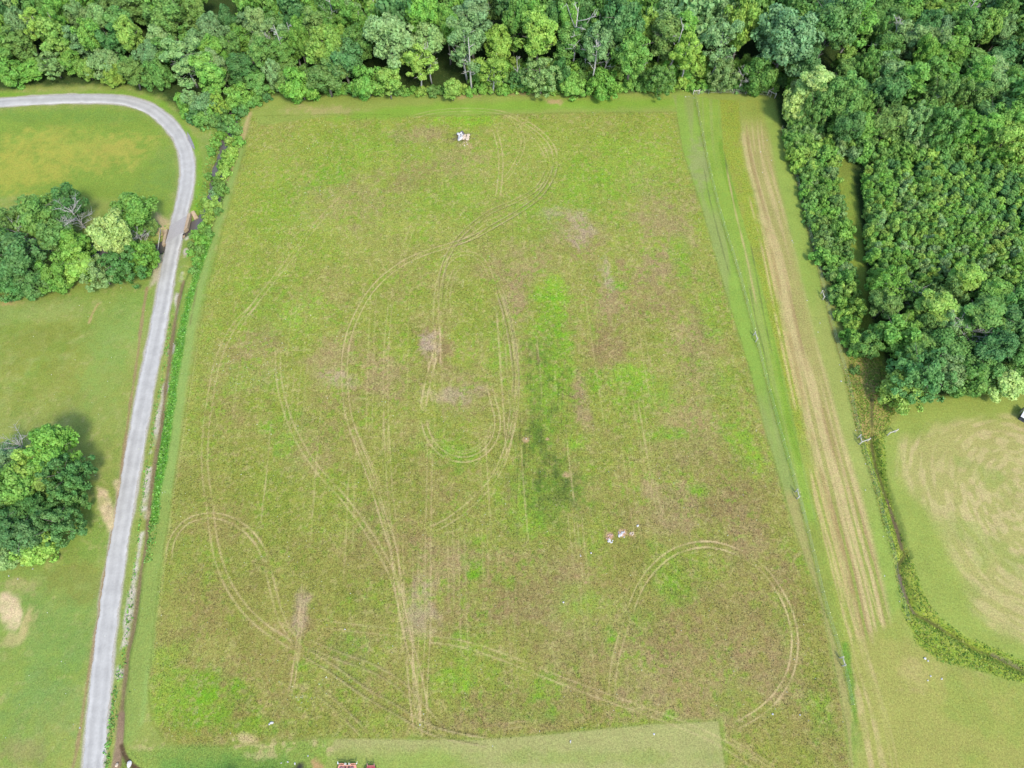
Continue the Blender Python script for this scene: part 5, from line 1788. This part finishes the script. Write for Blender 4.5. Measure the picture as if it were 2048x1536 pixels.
brace((1386, 190), (1397, 189), 'wooden fence brace at the woods where the yellow capped fence begins')
brace((1535, 190), (1549, 197), 'grey wooden fence brace at the field\'s top right corner', extra=(1543, 186))
brace((1506.5, 671), (1511, 684), 'pale wooden fence brace halfway up the yellow capped fence')
brace((1590, 984), (1593.5, 998), 'pale wooden fence brace on the lower part of the yellow capped fence')
brace((1679, 1316), (1684, 1332), 'white wooden fence brace at the lower end of the yellow capped fence')
brace((1718, 889), (1734, 883), 'L shaped wooden corner brace left of the right ditch', extra=(1715, 876))
brace((1774, 871), (1789, 865), 'pale wooden brace standing alone on the grass right of the ditch', sag=.1)
brace((1641, 588), (1645, 600), 'wooden fence brace in the weeds beside the right hedge', h=1.3)

# fallen pole beside the bridge
m = MB()
a, b = P(321, 459, .3), P(315.5, 499, .1)
m.tube([(0, 0, 0), tuple(np.array(b) - np.array(a))], [.10, .08], 8)
o = m.build('wooden_pole', M_WOOD, None, True)
o.location = a
tag(o, 'weathered wooden pole lying across the creek bank left of the bridge', 'pole')


# ------------------------------------------------------------------ stones
def rock_mesh(seed, mat):
    r = np.random.default_rng(seed)
    import bmesh
    bm = bmesh.new()
    bmesh.ops.create_icosphere(bm, subdivisions=2, radius=1.0)
    ax = r.normal(size=(5, 3))
    ax /= np.linalg.norm(ax, axis=1, keepdims=True)
    for v in bm.verts:
        p = np.array(v.co)
        k = 1.0
        for q in ax:
            d = p @ q
            if d > .55:
                k *= 1 - .5 * (d - .55)
        v.co = Vector(p * k * (1 + r.normal(0, .05)) * np.array([1, .8, .62]))
    me = bpy.data.meshes.new('rock')
    bm.to_mesh(me)
    bm.free()
    me.materials.append(mat)
    return me


RM = {'white': [rock_mesh(5000 + i, M_ROCK) for i in range(3)], 'tan': [rock_mesh(5010 + i, M_TANROCK) for i in range(3)], 'dark': [rock_mesh(5020 + i, M_DARKROCK) for i in range(2)], 'red': [rock_mesh(5030 + i, M_BRICK) for i in range(2)]}


def rock(px, py, s, kd, label, group, zoff=0.0, name='rock'):
    x, y, _ = P(px, py)
    o_ = link(name, rnd.choice(RM[kd]))
    o_.location = (x, y, gz(x, y) + s * .3 + zoff)
    o_.scale = (s * rnd.uniform(.8, 1.3), s * rnd.uniform(.8, 1.2), s * rnd.uniform(.7, 1.1))
    o_.rotation_euler = (rnd.uniform(-.4, .4), rnd.uniform(-.4, .4), rnd.uniform(0, 6.28))
    return tag(o_, label, 'rock', group)


for k in range(12):
    rock(rnd.uniform(917, 927), rnd.uniform(268, 280), rnd.uniform(.28, .6), 'white', 'white rock in the pile near the top of the field', 'white rocks of the pile', rnd.uniform(0, .25))
for k in range(11):
    rock(rnd.uniform(926, 938), rnd.uniform(270, 281), rnd.uniform(.3, .6), 'tan', 'cream rock on the right side of the pile near the field top', 'cream rocks of the pile', rnd.uniform(0, .25))
for k in range(6):
    rock(rnd.uniform(918, 930), rnd.uniform(263, 269), rnd.uniform(.2, .4), 'dark', 'dark charred rock behind the pale pile near the field top', 'dark rocks of the pile')
for k in range(5):
    rock(rnd.uniform(928, 942), rnd.uniform(283, 292), rnd.uniform(.12, .25), 'tan', 'small tan stone scattered below the pale rock pile', 'small stones below the pile')
for k in range(9):
    rock(rnd.uniform(1213, 1227), rnd.uniform(1079, 1086), rnd.uniform(.12, .28), 'white', 'white chunk in the left rubble heap of the lower right field', 'white chunks of the left heap')
for k in range(6):
    rock(rnd.uniform(1211, 1224), rnd.uniform(1069, 1079), rnd.uniform(.15, .28), 'red', 'reddish chunk in the left rubble heap of the lower right field', 'reddish chunks of the left heap')
for k in range(10):
    rock(rnd.uniform(1236, 1250), rnd.uniform(1060, 1075), rnd.uniform(.12, .3), 'white', 'white chunk in the middle rubble heap of the lower right field', 'white chunks of the middle heap')
for k in range(6):
    rock(rnd.uniform(1234, 1251), rnd.uniform(1054, 1070), rnd.uniform(.12, .25), 'red', 'reddish chunk in the middle rubble heap of the lower right field', 'reddish chunks of the middle heap')
rock(1275, 1052, .22, 'white', 'lone white stone right of the rubble heaps', None)
for k in range(4):
    rock(rnd.uniform(1260, 1267), rnd.uniform(1063, 1073), rnd.uniform(.14, .25), 'tan', 'tan chunk in the small right rubble heap', 'tan chunks of the right heap')
rock(258, 1527, .52, 'white', 'big white boulder beside the ditch mouth at bottom left', None)
rock(231, 1530, .38, 'tan', 'tan boulder at the ditch end beside the road bottom left', None)
for k, (px, py) in enumerate([(1534, 281), (1521, 304), (1525, 345), (1543, 321), (1558, 404), (1584, 482), (1586, 486), (1640, 646), (1636, 664), (1679, 730), (1682, 763), (1614, 601), (1711, 861), (1731, 928), (1731, 980), (1767, 1073), (1769, 1152), (1799, 1203)]):
    rock(px, py, rnd.uniform(.09, .17), 'white', 'small pale stone on the mown strip between straw and hedge fence', 'pale stones on the right strip', name='stone')
for k, (px, py) in enumerate([(539, 1448), (544, 1446), (1850, 1317), (1856, 1322), (1861, 1352), (1855, 1361), (1883, 1358)]):
    rock(px, py, rnd.uniform(.16, .3), 'white', ['white stone in the lower left field, left of a pair', 'white stone in the lower left field, right of a pair'][k] if k < 2 else 'pale stone scattered in the grass near the lower right ditch bend', None if k < 2 else 'stones near the ditch bend', name='stone')
for k, (px, py) in enumerate([(1388, 196), (1378, 193), (1371, 194), (1141, 1482), (1141, 1485), (985, 1492), (1308, 1468), (170, 913), (66, 1138), (5, 1137), (18, 1152), (36, 1158), (160, 1456), (590, 1527), (616, 1512), (576, 1524), (563, 1526), (1182, 1106), (1161, 1112), (1127, 1205), (1052, 878), (690, 1259), (840, 1450), (1600, 1430), (1545, 1428)]):
    x, y, _ = P(px, py)
    where = 'by the upper fence brace' if py < 200 else 'in the left pasture' if px < 200 else 'along the bottom margin' if py > 1440 else 'in the big field'
    rock(px, py, rnd.uniform(.09, .17), 'white', f'small pale stone lying {where}', f'pale stones {where}', name='stone')

# ------------------------------------------------------------------ farm machines at the bottom edge
def cutter():
    c = P(697, 1526)
    root = empty('mower', (c[0], c[1] - 1.35, 0), 'sun bleached salmon wide mower with white prongs, cut by the bottom edge', 'mower')
    m = MB()
    m.prism([(-1.40, -1.3), (1.40, -1.3), (1.42, .2), (1.36, .85), (1.24, 1.12), (.55, 1.12), (.42, .92), (-.42, .92), (-.55, 1.12), (-1.24, 1.12), (-1.36, .85), (-1.42, .2)], .55, .72)
    m.build('deck', M_SALMON, root)
    m = MB()
    m.box((-.92, 1.26, .78), (.68, .09, .12), bev=.02)
    m.box((.92, 1.26, .78), (.68, .09, .12), bev=.02)
    m.box((-.5, 1.16, .78), (.09, .26, .12), .5)
    m.box((.5, 1.16, .78), (.09, .26, .12), -.5)
    m.box((0, 1.04, .80), (.98, .09, .12), bev=.02)
    m.build('front_rail', M_SALMON, root)
    for x in (-.36, -.2, .22, .38):
        m = MB()
        m.tube([(x, 1.06, .8), (x + .02, 1.3, .95), (x + .03, 1.36, 1.2)], [.045, .04, .03], 6)
        m.build('prong', M_WHITE, root, True)
    for x in (-1.36, 1.36):
        m = MB()
        m.prism([(x - .06, 1.2), (x + .07, 1.22), (x + (.07 if x > 0 else -.05), 1.55), (x + (.12 if x > 0 else -.1), 1.56)], .7, .95)
        m.build('marker_plate', M_WHITE, root)
    for x in (-.82, .82):
        m = MB()
        m.tube([(x, .62, .72), (x, .62, .92), (x, .62, 1.0)], [.28, .26, .12], 10)
        m.tube([(x * 1.02, .62, .95), (x * .45, .75, .9)], [.06, .06], 6)
        m.build('gearbox', M_DUSTY, root, True)
    for x in (-.42, .44):
        m = MB()
        m.box((x, -.2, .745), (.36, 1.5, .05), bev=.05)
        m.build('panel', M_CREAM, root)
    m = MB()
    m.box((-.27, .74, .76), (.4, .2, .08), .1)
    m.box((.28, .74, .76), (.4, .2, .08), -.1)
    m.box((0, .36, .80), (.12, .18, .14))
    m.build('chain_guard', M_DKRED, root)
    m = MB()
    m.box((0, .1, .78), (.09, 1.8, .12), bev=.02)
    m.build('spine', M_SALMON, root)
    for x in (-1.0, 1.0):
        m = MB()
        m.tube([(x - .11, -1.55, .33), (x + .11, -1.55, .33)], [.33, .33], 14)
        m.build('wheel', M_TYRE, root, True)
        m = MB()
        m.box((x, -1.4, .52), (.08, .5, .1))
        m.build('wheel_arm', M_DUSTY, root)


cutter()


def small_cutter():
    c = P(743.5, 1529)
    root = empty('mower', (c[0], c[1] - 1.15, 0), 'smaller red mower with two upright arms right of the salmon one', 'mower')
    m = MB()
    m.prism([(-.95, -1.0), (.95, -1.0), (.95, .25), (.82, .6), (.5, .88), (-.5, .88), (-.82, .6), (-.95, .25)], .4, .62)
    m.build('deck', M_RED, root)
    m = MB()
    m.box((0, .98, .7), (1.15, .1, .12), bev=.02)
    m.box((0, .62, .68), (1.2, .16, .1), bev=.03)
    m.build('crossbar', M_RED, root)
    for x in (-.5, .5):
        m = MB()
        m.tube([(x, .9, .62), (x * 1.02, 1.12, .9), (x * 1.04, 1.3, 1.15)], [.07, .06, .05], 6)
        m.build('arm', M_DUSTY, root, True)
    for x, y in ((-.82, .45), (.82, .45), (-.12, .42), (.16, .42)):
        m = MB()
        m.tube([(x, y, .62), (x, y, .76)], [.12, .09], 9)
        m.build('bearing_cap', M_WHITE, root, True)
    m = MB()
    m.tube([(0, .1, .62), (0, .1, .85), (0, .1, .92)], [.3, .26, .12], 10)
    m.build('gearbox', M_DKRED, root, True)
    m = MB()
    m.tube([(-.09, -1.25, .28), (.09, -1.25, .28)], [.28, .28], 14)
    m.build('tail_wheel', M_TYRE, root, True)


small_cutter()


def shed():
    c = P(2040, 825)
    root = empty('shed', (c[0], c[1], 0), 'small shed with light grey sheet roof cut by the right edge', 'shed', rz=rad(-38))
    m = MB()
    m.box((1.5, -.9, .75), (2.6, 1.5, 1.5))
    m.build('wall', M_FRONTSHADE, root)  # solid body, coloured dark as the shaded open front
    m = MB()
    m.add([(-.1, -2.0, 1.45), (3.2, -2.0, 1.45), (3.2, .15, 1.75), (-.1, .15, 1.75), (-.1, -2.0, 1.53), (3.2, -2.0, 1.53), (3.2, .15, 1.83), (-.1, .15, 1.83)], [(3, 2, 1, 0), (4, 5, 6, 7), (0, 1, 5, 4), (1, 2, 6, 5), (2, 3, 7, 6), (3, 0, 4, 7)])
    m.build('roof', M_ROOF, root)
    m = MB()
    m.box((-.02, .45, .7), (.12, .9, 1.4))
    m.build('side_board', M_WOOD, root)
    return root


shed()
